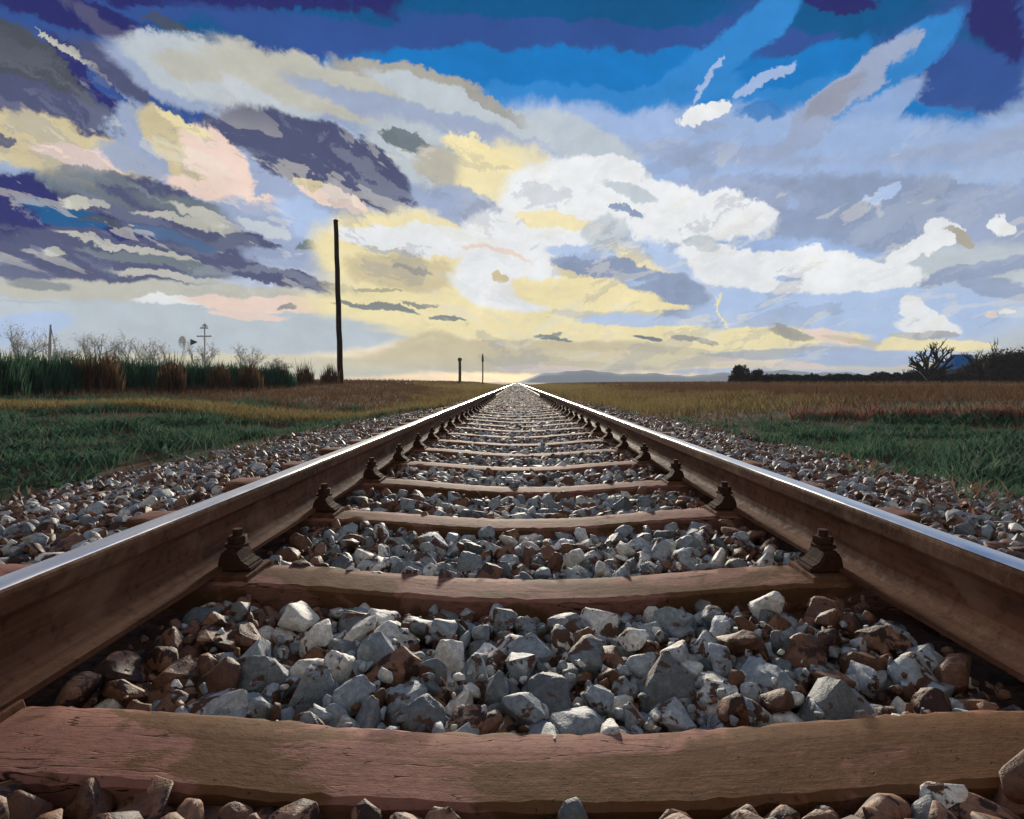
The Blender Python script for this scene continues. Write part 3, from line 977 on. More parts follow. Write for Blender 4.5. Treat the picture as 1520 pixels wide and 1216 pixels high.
_a = np.abs(near_st[:, 0])
near_st = near_st[~((_a > 2.0) & (patch(near_st[:, 0], near_st[:, 1], 2.3, 4) > 0.9 - 0.5 * (_a - 2.0)))]
stones = []
add_layer(-2.2, 2.2, 9.0, 26, 0.085, 0.0, 1, 0.64)
add_layer(-1.9, 1.9, 26, 75, 0.15, 0.0, 1, 0.66)
far_st = np.array(stones)

# the two big pale stones and the white one the photo shows near the second sleeper
special = [(-0.455, 1.13, 0.0, 0.056, 1), (-0.40, 1.06, -0.012, 0.05, 1), (0.478, 1.165, 0.004, 0.055, 1)]
for (x, y, z, r, kd) in special:
    d = np.hypot(near_st[:, 0] - x, near_st[:, 1] - y)
    near_st = near_st[(d > r + near_st[:, 3] * 0.45) | (near_st[:, 5] == 0)]
near_st = np.concatenate([near_st, np.array([(x, y, z, r, kd, 1) for (x, y, z, r, kd) in special])])
nrot = rot_matrices(len(near_st), rng)
frot = rot_matrices(len(far_st), rng)

# which 300 show largest
zz = near_st[:, 1]
sx_ = CX + (near_st[:, 0] - CAMX) / zz * F
sy_ = CY + (CAMZ - near_st[:, 2] - near_st[:, 3] * 0.4) / zz * F
vis = (sx_ > 5) & (sx_ < 1515) & (sy_ < 1200) & (near_st[:, 5] == 1) & (np.abs(near_st[:, 0]) < 0.66) & (zz < 2.9)
score = np.where(vis, near_st[:, 3] / zz, 0)
order = np.argsort(-score)[:300]
order = [k for k in order if score[k] > 0]
is_ind = np.zeros(len(near_st), bool)
is_ind[order] = True

WORD = {0: ['blue-grey', 'mid-grey'], 1: ['pale grey', 'whitish'], 2: ['dark slate-grey', 'charcoal-grey'], 3: ['rust-brown', 'reddish brown']}
def zone_word(x):
    for lim, wd in ((-0.5, 'hugging left rail'), (-0.3, 'off left rail'), (-0.1, 'left of middle'), (0.1, 'mid-track'),
                    (0.3, 'right of middle'), (0.5, 'off right rail')):
        if x < lim:
            return wd
    return 'hugging right rail'


def bay_word(y):
    if y < Y1:
        return 'before nearest sleeper'
    k = int((y - Y1) // SP)
    ph = (y - Y1) % SP
    names = ['nearest', 'second', 'third', 'fourth', 'fifth', 'sixth']
    if ph < 0.24:
        return 'just behind %s sleeper' % names[k]
    if ph > 0.46:
        return 'close before %s sleeper' % names[k + 1]
    return 'midway to %s sleeper' % names[k + 1]


recs = {}
for k in order:
    x, y, z, r, kd, _l = near_st[k]
    hsh = int((x * 7919 + y * 104729) * 1000)
    size = 'large' if r > 0.048 else ('small' if r < 0.036 else 'medium')
    key = '%s %s stone %s, %s' % (size, WORD[int(kd)][hsh % 2], zone_word(x), bay_word(y))
    recs.setdefault(key, []).append(k)
for key, ks in recs.items():
    ks.sort(key=lambda k: near_st[k, 0])
    for i_, k in enumerate(ks):
        x, y, z, r, kd, _l = near_st[k]
        me = near_me[k % len(near_me)]
        o = bpy.data.objects.new('ballast_stone', me)
        COL.objects.link(o)
        if not me.materials:
            me.materials.append(SM[0])
        o.material_slots[0].link = 'OBJECT'
        o.material_slots[0].material = SM[int(kd)]
        mtx = Matrix(nrot[k].tolist()).to_4x4()
        o.matrix_world = Matrix.Translation((x, y, z)) @ mtx @ Matrix.Scale(r, 4)
        lab = key
        if len(ks) == 2:
            lab += ', %s of two' % ('left' if i_ == 0 else 'right')
        elif len(ks) > 2:
            lab += ', %s of %s' % (['leftmost', 'second from left', 'third from left', 'fourth from left', 'fifth from left'][min(i_, 4)] if i_ < len(ks) - 1 else 'rightmost',
                                   {3: 'three', 4: 'four', 5: 'five'}.get(len(ks), 'several'))
        tag(o, lab, 'stone', 'ballast stones lying between the rails')


def merge(name, st, rots, arrs, sel):
    vs, fs, mi = [], [], []
    base = 0
    for k in np.nonzero(sel)[0]:
        x, y, z, r, kd, _l = st[k]
        v_, f_ = arrs[k % len(arrs)]
        vs.append((v_ * r) @ rots[k].T + np.array([x, y, z]))
        fs.append(f_ + base)
        mi.append(np.full(len(f_), int(kd), np.int32))
        base += len(v_)
    V_, F_, MI = np.concatenate(vs), np.concatenate(fs), np.concatenate(mi)
    me = bpy.data.meshes.new(name)
    me.vertices.add(len(V_))
    me.vertices.foreach_set('co', V_.astype(np.float32).ravel())
    me.loops.add(F_.size)
    me.loops.foreach_set('vertex_index', F_.astype(np.int32).ravel())
    me.polygons.add(len(F_))
    me.polygons.foreach_set('loop_start', np.arange(0, F_.size, 3, dtype=np.int32))
    me.update(calc_edges=True)
    me.validate()
    o = link(name, me, SM)
    me.polygons.foreach_set('material_index', MI)
    me.update()
    return tag(o, kind='stuff')


merge('ballast', near_st, nrot, near_arr, ~is_ind)
merge('distant_ballast', far_st, frot, far_arr, np.ones(len(far_st), bool))
# dust and grit under the stones: one rough sheet between and beside the rails
bx = np.arange(-3.0, 3.01, 0.05)
by = np.concatenate([np.arange(0.1, 9, 0.06), np.arange(9, 90, 1.0)])
BX, BY = np.meshgrid(bx, by)
BZ = bed_top(BX) - 0.045 + 0.006 * rng.normal(size=BX.shape)
i, j = np.meshgrid(np.arange(len(bx) - 1), np.arange(len(by) - 1))
q = (j * len(bx) + i).ravel()
M_GRIT = two_tone('rusty_grit', (0.06, 0.028, 0.015), (0.17, 0.085, 0.05), 60, lo=0.3, hi=0.7)
tag(mesh('grit', np.stack([BX.ravel(), BY.ravel(), BZ.ravel()], 1), np.stack([q, q + 1, q + len(bx) + 1, q + len(bx)], 1), M_GRIT, smooth=True), kind='structure')

# ------------------------------------------------------------------ grass and ground cover
def blades(name, px, py, pz, h, wd, lean, m, parent=None, tri=False, kind='stuff', up=0.0):
    n = len(px)
    a = rng.uniform(0, 2 * math.pi, n)
    b = rng.uniform(0, 2 * math.pi, n)
    ln = rng.uniform(0.2, 1.0, n) * lean * h
    root = np.stack([px, py, pz], 1)
    side = np.stack([np.cos(a), np.sin(a), np.zeros(n)], 1) * (wd / 2)[:, None]
    d = np.stack([np.cos(b) * ln, np.sin(b) * ln, h], 1)
    mid = root + d * 0.55 * np.array([0.6, 0.6, 1.05])
    tip = root + d
    if tri:
        V_ = np.stack([root - side, root + side, tip], 1).reshape(-1, 3)
        o_ = np.arange(n)[:, None] * 3
        F_ = np.concatenate([o_ + np.array([0, 1, 2])], 1)
        loops, starts = F_.ravel(), np.arange(0, F_.size, 3)
    else:
        V_ = np.stack([root - side * 0.7, root + side * 0.7, mid + side, mid - side, tip], 1).reshape(-1, 3)
        o_ = np.arange(n)[:, None] * 5
        q4 = o_ + np.array([0, 1, 2, 3])
        t3 = o_ + np.array([3, 2, 4])
        loops = np.concatenate([q4, t3], 1).ravel()
        starts = (np.arange(n)[:, None] * 7 + np.array([0, 4])).ravel()
    me = bpy.data.meshes.new(name)
    me.vertices.add(len(V_))
    me.vertices.foreach_set('co', V_.astype(np.float32).ravel())
    me.loops.add(len(loops))
    me.loops.foreach_set('vertex_index', loops.astype(np.int32))
    me.polygons.add(len(starts))
    me.polygons.foreach_set('loop_start', starts.astype(np.int32))
    me.update(calc_edges=True)
    o = link(name, me, m, parent)
    if kind:
        tag(o, kind=kind)
    return o


def scatter(n, x0, x1, y0, y1, fn, clump=0.0):
    px, py = rng.uniform(x0, x1, n), rng.uniform(y0, y1, n)
    k = rng.uniform(size=n) < fn(px, py)
    return px[k], py[k]


def left_edge(y):      # inner border of the left verge
    return -(2.62 - 1.37 * smooth(4.5, 12.5, y)) + 0.12 * np.sin(y * 3.1) + 0.08 * np.sin(y * 7.7)


def right_edge(y):
    return (2.4 - 1.15 * smooth(5, 12.5, y)) + 0.12 * np.sin(y * 2.7 + 1) + 0.08 * np.sin(y * 8.3)


def band(x, y):        # strip of dry grass crossing the left verge
    return np.abs(y - (8.6 + 0.7 * (x + 6.5) * 0.6 + 0.3 * np.sin(x * 2))) < 0.75


def root_z(x, y):
    return np.maximum(ground_z(x, y), bed_top(x) - 0.04)


def f_green(x, y):
    L = (x < left_edge(y)) & (x > -11)
    Rr = (x > right_edge(y)) & (x < 7 - 0.0 * y)
    base = np.where(L, 1.0, 0.0) * (1 - smooth(10.5, 14, y)) * np.where(band(x, y), 0.05, 1)
    base = np.where(Rr, (1 - smooth(7, 10.5, y + 0.6 * x * 0)) * smooth(2.3, 3.0, y + 0 * x), base)
    base *= np.where(patch(x, y, 1.4) + 0.15 * np.sin(7 * x) * np.sin(6 * y + x) > 0.58, 0.08, 1)
    base *= np.where((np.abs(x) < np.where(x < 0, -left_edge(y), right_edge(y)) + 0.5) & (patch(x, y, 2.7, 2) > 0.45), 0.12, 1)
    return base


def put(name, m, px, py, h0, h1, w0, w1, lean, tri=False):
    n = len(px)
    return blades(name, px, py, root_z(px, py) - 0.02, rng.uniform(h0, h1, n), rng.uniform(w0, w1, n), lean, m, tri=tri)


px, py = scatter(150000, -11, 7.5, 1.2, 14, f_green)
hs = 0.05 + 0.12 * patch(px, py, 2.2, 1)
blades('green_grass', px, py, root_z(px, py) - 0.02, hs * rng.uniform(0.6, 1.3, len(px)), rng.uniform(0.006, 0.014, len(px)), 0.9, M_GREEN)
px, py = scatter(40000, -11, 7.5, 1.2, 14, lambda x, y: f_green(x, y) * (patch(x, y, 1.9, 2) > 0.35))
hs = 0.05 + 0.1 * patch(px, py, 2.2, 1)
blades('leafy_weeds', px, py, root_z(px, py) - 0.01, hs * rng.uniform(0.5, 1.2, len(px)), rng.uniform(0.025, 0.05, len(px)), 1.4, M_DGREEN)
def f_creep(x, y):
    a = np.abs(x)
    edge = np.where(x < 0, -left_edge(y), right_edge(y))
    return (a > np.maximum(edge - 0.75, 1.15)) * (a < edge + 0.2) * (patch(x, y, 3.3, 1) + 0.25 * np.sin(9 * x + 2) * np.sin(8 * y) > 0.72 + 0.25 * (edge - a)) * 1.0


px, py = scatter(60000, -3.2, 3.2, 1.5, 16, f_creep)
k_ = rng.uniform(size=len(px)) < 0.5
put('creeping_grass', M_GREEN, px[k_], py[k_], 0.06, 0.15, 0.006, 0.014, 1.0)
put('creeping_dry_weeds', M_PINKWEED, px[~k_], py[~k_], 0.05, 0.14, 0.006, 0.016, 1.2)
px, py = scatter(60000, -8, 0, 7, 13, lambda x, y: (band(x, y) & (x < left_edge(y))) * 1.0)
put('dry_grass_strip', M_OLIVE, px, py, 0.08, 0.2, 0.008, 0.016, 0.8)
# olive grass along the track farther on, brown dead grass on bank and field
def f_olive(x, y):
    a = np.abs(x)
    edge = np.where(x < 0, -left_edge(y), right_edge(y))
    out = a > edge
    lim = np.where(x < 0, 1.9 + 4.5 * smooth(26, 50, y), 5.0)
    wl = 1 - smooth(lim, lim + 2.5, a + 2.2 * (patch(x, y, 0.5, 3) - 0.5))
    return out * smooth(9.5, 14, y) * wl


px, py = scatter(130000, -10, 10, 9, 45, f_olive)
put('olive_grass', M_OLIVE, px, py, 0.08, 0.22, 0.012, 0.03, 0.9, tri=True)
px, py = scatter(60000, -14, 14, 45, 140, lambda x, y: (np.abs(x) > 1.4) * (np.abs(x) < 9 + 2 * wob(x, y, .2)))
put('far_olive_grass', M_OLIVE, px, py, 0.12, 0.3, 0.04, 0.09, 0.9, tri=True)


def f_brown(x, y):
    a = np.abs(x)
    edge = np.where(x < 0, -left_edge(y), right_edge(y))
    lim = 1.7 + 4.5 * smooth(26, 50, y)
    rim = 0.8 * (1 - smooth(0.0, 0.8, a - edge)) * (patch(x, y, 3.1, 5) > 0.4)
    L = (x < 0) * np.clip(smooth(9.6, 12, y) * smooth(lim, lim + 2.5, a + 2.2 * (patch(x, y, 0.5, 3) - 0.5)) + 0.05 + rim + 0.6 * (patch(x, y, 1.4) + 0.15 * np.sin(7 * x) * np.sin(6 * y + x) > 0.56), 0, 1)
    Rr = (x > 0) * np.clip(smooth(7, 10, y) * smooth(4, 8, a + 2.2 * (patch(x, y, 0.5, 3) - 0.5)) + smooth(6.5, 8, a) + 0.05 + rim + 0.6 * (patch(x, y, 1.4) + 0.15 * np.sin(7 * x) * np.sin(6 * y + x) > 0.56), 0, 1)
    return (a > edge) * (L + Rr)


px, py = scatter(150000, -16, 18, 2.5, 45, f_brown)
sc = 0.6 + 0.4 * smooth(6, 11, py)
blades('brown_grass', px, py, root_z(px, py) - 0.02, sc * rng.uniform(0.08, 0.24, len(px)), sc * rng.uniform(0.012, 0.03, len(px)), 0.9, M_BROWNGRASS, tri=True)
px, py = scatter(60000, -40, 70, 40, 150, lambda x, y: (np.abs(x) > 7) * 1.0)
put('far_brown_grass', M_BROWNGRASS, px, py, 0.15, 0.4, 0.05, 0.12, 0.8, tri=True)


# ------------------------------------------------------------------ plants as things
def tuft(name, x, y, n, rad, h0, h1, w0, w1, lean, m, label, cat, group, stems=None):
    z = float(ground_z(x, y))
    root = empty(name, (x, y, z))
    tag(root, label, cat, group)
    r_ = rad * np.sqrt(rng.uniform(0, 1, n))
    a_ = rng.uniform(0, 2 * math.pi, n)
    h = rng.uniform(h0, h1, n) * (1.05 - 0.5 * (r_ / rad) ** 2)
    blades('foliage', r_ * np.cos(a_), r_ * np.sin(a_), np.full(n, -0.04), h, rng.uniform(w0, w1, n), lean, m, root, kind=None)
    if stems:
        bm = bmesh.new()
        for _ in range(stems):
            a, rr_ = rng.uniform(0, 6.28), rad * rng.uniform(0, 0.6)
            p = Vector((rr_ * math.cos(a), rr_ * math.sin(a), -0.05))
            hh_ = h1 * rng.uniform(0.7, 1.05)
            t = Vector((rng.normal(0, 0.1) * hh_, rng.normal(0, 0.1) * hh_, hh_))
            bm_tube(bm, [p, p + t * 0.5, p + t + Vector((rng.normal(0, .03), 0, 0))], [0.008 * h1 + .003, 0.006 * h1 + .002, 0.002], 5)
        from_bm('stem', bm, M_DARKWEED, root)
    return root


def shrub_leaves(n, rx, ry, rz, z0, size, lumps, spike=0.0):
    cs = [(rng.normal(0, 0.45) * rx, rng.normal(0, 0.45) * ry, z0 + rz * rng.uniform(0.1, 0.9), rng.uniform(0.25, 0.5)) for _ in range(lumps)]
    k = rng.integers(0, lumps, n)
    c = np.array(cs)[k]
    d = rng.normal(size=(n, 3))
    d /= np.linalg.norm(d, axis=1)[:, None]
    d *= (rng.uniform(0.3, 1, n) ** 0.5)[:, None]
    p = c[:, :3] + d * np.stack([rx * c[:, 3], ry * c[:, 3], rz * c[:, 3] * 0.8], 1)
    p[:, 2] = np.clip(p[:, 2], 0.0, None)
    return p


def leaf_mesh(name, p, s0, s1, m, parent, upright=0.4):
    n = len(p)
    u = rng.normal(size=(n, 3))
    u[:, 2] = np.abs(u[:, 2]) + upright
    u /= np.linalg.norm(u, axis=1)[:, None]
    w_ = rng.normal(size=(n, 3))
    w_ = np.cross(u, w_)
    w_ /= np.linalg.norm(w_, axis=1)[:, None]
    L = rng.uniform(s0, s1, n)[:, None]
    V_ = np.stack([p - u * L, p + w_ * L * 0.38, p + u * L, p - w_ * L * 0.38], 1).reshape(-1, 3)
    me = bpy.data.meshes.new(name)
    me.vertices.add(len(V_))
    me.vertices.foreach_set('co', V_.astype(np.float32).ravel())
    me.loops.add(n * 4)
    me.loops.foreach_set('vertex_index', np.arange(n * 4, dtype=np.int32))
    me.polygons.add(n)
    me.polygons.foreach_set('loop_start', np.arange(0, n * 4, 4, dtype=np.int32))
    me.update(calc_edges=True)
    return link(name, me, m, parent)


# the row of dark green spiky plants on the left bank
LH = ['cut off by the left edge of the photo', 'second from the left edge, below the leaning post', 'third from the left edge, in front of brown dead stems',
      'fourth from the left edge, with brown tips behind it', 'fifth from the left edge, tall and ragged', 'sixth from the left edge, broad and dense', 'in the middle of the green row, ragged topped',
      'left of the curled brown stalk', 'right of the curled brown stalk', 'below the grey wind pump', 'below the grey mast with crossbars',
      'fourth from the right end of the green row', 'third from the right end of the green row', 'second from the right end of the green row', 'at the right end of the green row']
for k, lb in enumerate(LH):
    px_ = -5 + k * 29.5
    Zd = 11.5 + k * 0.75
    x = CAMX + (px_ - CX) / F * Zd
    top = 519 + 0.052 * px_
    g = float(ground_z(x, Zd))
    ht = max(0.35, CAMZ - (top - CY) / F * Zd - g)
    tuft('reed_clump', x, Zd, 1300, 0.5 + 0.02 * k, ht * 0.35, ht * 1.12, 0.018, 0.05, 0.22, M_REED,
         'dark green spiky plant clump %s' % lb, 'plant', 'green spiky plants along the left bank', stems=6)

# brown dead stalks and weeds
DW = [(45, 528, 13.5, 'brown dead stalk clump rising above the green row near the left edge'),
      (105, 522, 14.0, 'brown dead stalk clump with forked tips above the green row'),
      (135, 520, 14.2, 'thick brown dead stalk clump among grey haze, left of the broad one'),
      (160, 516, 14.5, 'broad brown dead stalk clump, tallest above the green row'),
      (256, 524, 15.5, 'single curled brown stalk clump standing in the gap of the green row'),
      (327, 538, 18, 'short brown dead stalk clump right of the grey mast'),
      (372, 534, 19, 'brown dead weed clump on the bank, right part of the green row'),
      (415, 540, 22, 'low brown weed clump where the green row ends'),
      (452, 538, 25, 'low brown weed clump on the bank left of the dark pole'),
      (490, 543, 29, 'low brown weed clump at the foot of the dark pole')]
for (px_, top, Zd, lb) in DW:
    x = CAMX + (px_ - CX) / F * Zd
    ht = CAMZ - (top - 8 - CY) / F * Zd - float(ground_z(x, Zd))
    tuft('dead_stalks', x, Zd, 260, 0.22 + 0.008 * Zd, ht * 0.5, ht, 0.015, 0.04, 0.25, M_BROWNGRASS, lb, 'plant', 'dead brown stalks on the left bank', stems=8)
DK = [(15, 720, 'small dark brown dock weed by the left edge of the photo, at the ballast foot'), (62, 718, 'reddish brown dock weed between two darker ones at the ballast foot'),
      (80, 712, 'dark pointed brown dock weed at the left ballast foot'), (112, 716, 'widest dark brown dock weed at the left ballast foot'), (135, 722, 'low dark brown weed right of the wide one at the ballast foot')]
for (px_, py_, lb) in DK:
    Zd = 2.75
    x = CAMX + (px_ - CX) / F * Zd
    tuft('dock_weed', x, Zd, 110, 0.055, 0.06, 0.17, 0.012, 0.03, 0.5, M_DARKWEED, lb, 'plant', 'brown dock weeds at the left ballast edge', stems=5)
PW = [(1195, 9.6, 'small pinkish dry weed tuft farthest left above the right green verge'), (1245, 9.2, 'pinkish dry weed tuft left of centre above the right green verge'),
      (1300, 8.6, 'tall pinkish dry weed tuft in the middle of the row on the right verge'), (1345, 8.2, 'wide pinkish dry weed tuft on the right verge'),
      (1400, 7.8, 'pinkish dry weed tuft below the bare tree on the right'), (1450, 7.4, 'brownish pink dry weed tuft near the right edge'), (1500, 7.2, 'pinkish dry weed tuft cut by the right edge of the photo')]
for (px_, Zd, lb) in PW:
    x = CAMX + (px_ - CX) / F * Zd
    tuft('dry_weed', x, Zd, 260, 0.3, 0.1, 0.3, 0.01, 0.025, 0.7, M_PINKWEED, lb, 'plant', 'pinkish dry weeds on the right verge', stems=6)

# faint grey trees and bushes far behind the left bank
def bare_tree(name, x, y, h, spread, m_tr, m_tw, label, cat, group, nb=7, seed=0, twig=0.05, lean=0.0, leaves=0, sub=6, thick=1.0):
    rs = random.Random(seed)
    z = float(ground_z(x, y))
    root = empty(name, (x, y, z))
    tag(root, label, cat, group)
    bt, bc = bmesh.new(), bmesh.new()
    th = h * rs.uniform(0.28, 0.4)
    p0 = Vector((0, 0, -0.2))
    p1 = Vector((lean * th, rs.uniform(-.1, .1) * th, th))
    bm_tube(bt, [p0, p0.lerp(p1, 0.5) + Vector((rs.uniform(-.06, .06) * th, 0, 0)), p1], [h * 0.045, h * 0.036, h * 0.03], 7)
    tips = []

    def branch(p, d, ln, r, depth):
        q_ = p + d * ln * 0.5 + Vector((rs.uniform(-.1, .1), rs.uniform(-.1, .1), rs.uniform(-.02, .1))) * ln
        e = q_ + (d + Vector((rs.uniform(-.35, .35), rs.uniform(-.35, .35), rs.uniform(-.05, .3)))).normalized() * ln * 0.55
        bm_tube(bc, [p, q_, e], [r, r * 0.75, r * 0.5], 5, cap=False)
        tips.append(e)
        if depth > 0:
            for _ in range(3 if depth > 1 else sub // 2):
                dd = (d + Vector((rs.uniform(-.9, .9), rs.uniform(-.9, .9), rs.uniform(-.3, .7)))).normalized()
                branch(q_.lerp(e, rs.uniform(0, 1)), dd, ln * rs.uniform(0.5, 0.75), r * 0.55, depth - 1)
    for k in range(nb):
        a = 2 * math.pi * (k + rs.uniform(-.3, .3)) / nb
        d = Vector((math.cos(a) * spread, math.sin(a) * spread * 0.7, rs.uniform(0.5, 1.1))).normalized()
        branch(p0.lerp(p1, rs.uniform(0.45, 1.0)), d, h * rs.uniform(0.3, 0.48), (h * 0.02 + twig * 0.2) * thick, 3)
    from_bm('trunk', bt, m_tr, root)
    from_bm('crown', bc, m_tw, root)
    if leaves:
        tp = np.array([t[:] for t in tips])
        p = tp[rng.integers(0, len(tp), leaves)] + rng.normal(0, h * 0.05, (leaves, 3))
        p[:, 2] = np.clip(p[:, 2], 0.05, None)
        leaf_mesh('foliage', p, twig, twig * 2.2, m_tw, root)
    return root


GT = [(28, 500, 'faint grey bare tree leaning over the green row at the far left'), (92, 512, 'faint grey tree left of the brown stalks'),
      (140, 508, 'faint grey bluish tree behind the broad brown stalks'), (195, 505, 'faint grey tree with tall tip, left of the gap in the green row'),
      (230, 514, 'small faint grey tree just left of the gap in the green row'), (303, 518, 'rounded faint grey bush at the foot of the grey mast'),
      (368, 520, 'rounded faint grey bush on the bank, right of the mast'), (415, 532, 'low faint grey bush beyond the right end of the green row')]
for k, (px_, top, lb) in enumerate(GT):
    Zd = 165 + 8 * (k % 4)
    x = CAMX + (px_ - CX) / F * Zd
    ht = CAMZ - (top - CY) / F * Zd - float(ground_z(x, Zd))
    bare_tree('distant_tree', x, Zd, ht * 1.0, 0.55, M_HAZETREE, M_HAZETREE, lb, 'tree', 'faint grey trees behind the left bank', nb=6, seed=k, twig=0.18, leaves=700, sub=4)

# wind pump: lattice legs, fan wheel seen almost edge on, tail vane
Zd = 150.0
s_ = Zd / F
base = at(273, 545, Zd)
base.z = float(ground_z(base.x, base.y))
topz = CAMZ - (508 - CY) * s_
wp = empty('wind_pump', base)
tag(wp, 'faint grey wind pump with fan wheel and tail vane behind the green row', 'wind pump')
hgt = topz - base.z
bm = bmesh.new()
for sx2 in (-1, 1):
    for sy2 in (-1, 1):
        bm_tube(bm, [(sx2 * 0.5, sy2 * 0.5, -0.2), (sx2 * 0.1, sy2 * 0.1, hgt)], [0.05, 0.04], 5)
for k in range(1, 6):
    f_ = k / 6
    w2 = 0.5 - 0.4 * f_
    for (a, b) in (((-w2, -w2), (w2, -w2)), ((w2, -w2), (w2, w2)), ((w2, w2), (-w2, w2)), ((-w2, w2), (-w2, -w2))):
        bm_tube(bm, [(a[0], a[1], hgt * f_), (b[0], b[1], hgt * f_)], [0.025, 0.025], 4)
from_bm('tower', bm, M_HAZEGALV, wp)
bm = bmesh.new()
for k in range(14):
    a = 2 * math.pi * k / 14
    c, s2 = math.cos(a), math.sin(a)
    p_in, p_out = Vector((0, c, s2)) * 0.35, Vector((0, c, s2)) * 1.6
    t_ = Vector((0.35, -s2, c)).normalized()
    vs = [bm.verts.new(p) for p in (p_in - t_ * 0.1, p_in + t_ * 0.1, p_out + t_ * 0.32, p_out - t_ * 0.32)]
    bm.faces.new(vs)
bmesh.ops.solidify(bm, geom=bm.faces[:], thickness=0.03)
bm_tube(bm, [(-0.15, 0, 0), (0.5, 0, 0)], [0.2, 0.12], 8)
wheel = from_bm('fan_wheel', bm, M_HAZEGALV, wp)
wheel.location = (-0.45, 0, hgt)
wheel.rotation_euler = (0, 0, R(62))
bm = bmesh.new()
bm_tube(bm, [(0, 0, 0), (2.0, 0, 0)], [0.05, 0.04], 5)
vs = [bm.verts.new(p) for p in ((1.5, 0, -0.05), (3.4, 0, -0.15), (3.4, 0, 0.15), (1.5, 0, 0.05), (1.7, 0, -0.85), (1.7, 0, 0.85))]
f_ = bm.faces.new((vs[4], vs[1], vs[2], vs[5]))
bmesh.ops.solidify(bm, geom=[f_], thickness=0.05)
tv = from_bm('tail_vane', bm, M_HAZEGALV, wp)
tv.location = (0, 0, hgt)

# mast with crossbars and a cap
base = at(304, 540, Zd)
base.z = float(ground_z(base.x, base.y))
hgt = CAMZ - (483 - CY) * s_ - base.z
ms_ = empty('signal_mast', base)
tag(ms_, 'faint grey mast with two crossbars and pointed cap right of the wind pump', 'mast')
bm = bmesh.new()
bm_tube(bm, [(0, 0, -0.2), (0, 0, hgt * 0.5), (0, 0, hgt - 0.3)], [0.22, 0.2, 0.17], 8)
from_bm('mast_pole', bm, M_HAZEGALV, ms_)
for zc, wdt in ((hgt - 2.9, 1.9), (hgt - 0.75, 1.0)):
    bm = bmesh.new()
    bm_box(bm, -wdt, wdt, -0.12, 0.12, -0.17, 0.17, 0.03)
    c = from_bm('crossbar', bm, M_HAZEGALV, ms_)
    c.location = (0, -0.3, zc)
    for xx in (-0.85, -0.4, 0.4, 0.85):
        bm = bmesh.new()
        bm_tube(bm, [(xx * wdt, 0, 0.17), (xx * wdt, 0, 0.36)], [0.1, 0.07], 6)
        from_bm('insulator', bm, M_HAZEGALV, c)
bm = bmesh.new()
bm_tube(bm, [(0, 0, hgt - 0.3), (0, 0, hgt - 0.25), (0, 0, hgt + 0.5)], [0.2, 0.75, 0.06], 8)
from_bm('cap', bm, M_HAZEGALV, ms_)

# leaning post with a stay
Zd = 60.0
base = at(74, 545, Zd)
base.z = float(ground_z(base.x, base.y))
hgt = CAMZ - (482 - CY) * Zd / F - base.z
ps = empty('stayed_post', base)
tag(ps, 'thin grey post with a stay wire standing behind the left end of the green row', 'post')
bm = bmesh.new()
bm_tube(bm, [(0, 0, -0.2), (0.03, 0, hgt * 0.6), (0.1, 0, hgt)], [0.16, 0.18, 0.1], 7)
from_bm('pole', bm, M_HAZEGALV, ps)
bm = bmesh.new()
bm_tube(bm, [(0.12, 0, hgt * 0.96), (0.35, 0, hgt * 0.75), (1.1, 0, hgt * 0.2)], [0.04, 0.04, 0.04], 5)
from_bm('stay_wire', bm, M_HAZEGALV, ps)

# tall dark pole on the left bank
Zd = 30.0
b0 = at(506, 548, Zd)
g = float(ground_z(b0.x, b0.y))
t0 = at(498.5, 328, Zd)
pl = empty('utility_pole', (b0.x, b0.y, g))
tag(pl, 'tall dark bare wooden pole leaning slightly on the left bank', 'pole')
bm = bmesh.new()
dx, hz = t0.x - b0.x, t0.z - g
npt = 14
pts = [(dx * k / npt + 0.012 * math.sin(k * 2.1), 0.01 * math.cos(k * 1.7), -0.3 + (hz + 0.3) * k / npt) for k in range(npt + 1)]
bm_tube(bm, pts, [0.155 - 0.04 * k / npt for k in range(npt + 1)], 14)
from_bm('pole_shaft', bm, M_POLE, pl)
bm = bmesh.new()
bm_tube(bm, [(dx, 0, hz - 0.02), (dx, 0, hz + 0.03), (dx, 0, hz + 0.09)], [0.132, 0.13, 0.03], 12)
from_bm('pole_cap', bm, M_IRON, pl)
bm = bmesh.new()
bm_box(bm, -0.03, 0.03, -0.03, 0.03, 0, 0.3, 0.005)
tgx = from_bm('step_bracket', bm, M_IRON, pl)
tgx.location = (dx * 0.2 - 0.02, -0.155, hz * 0.2)

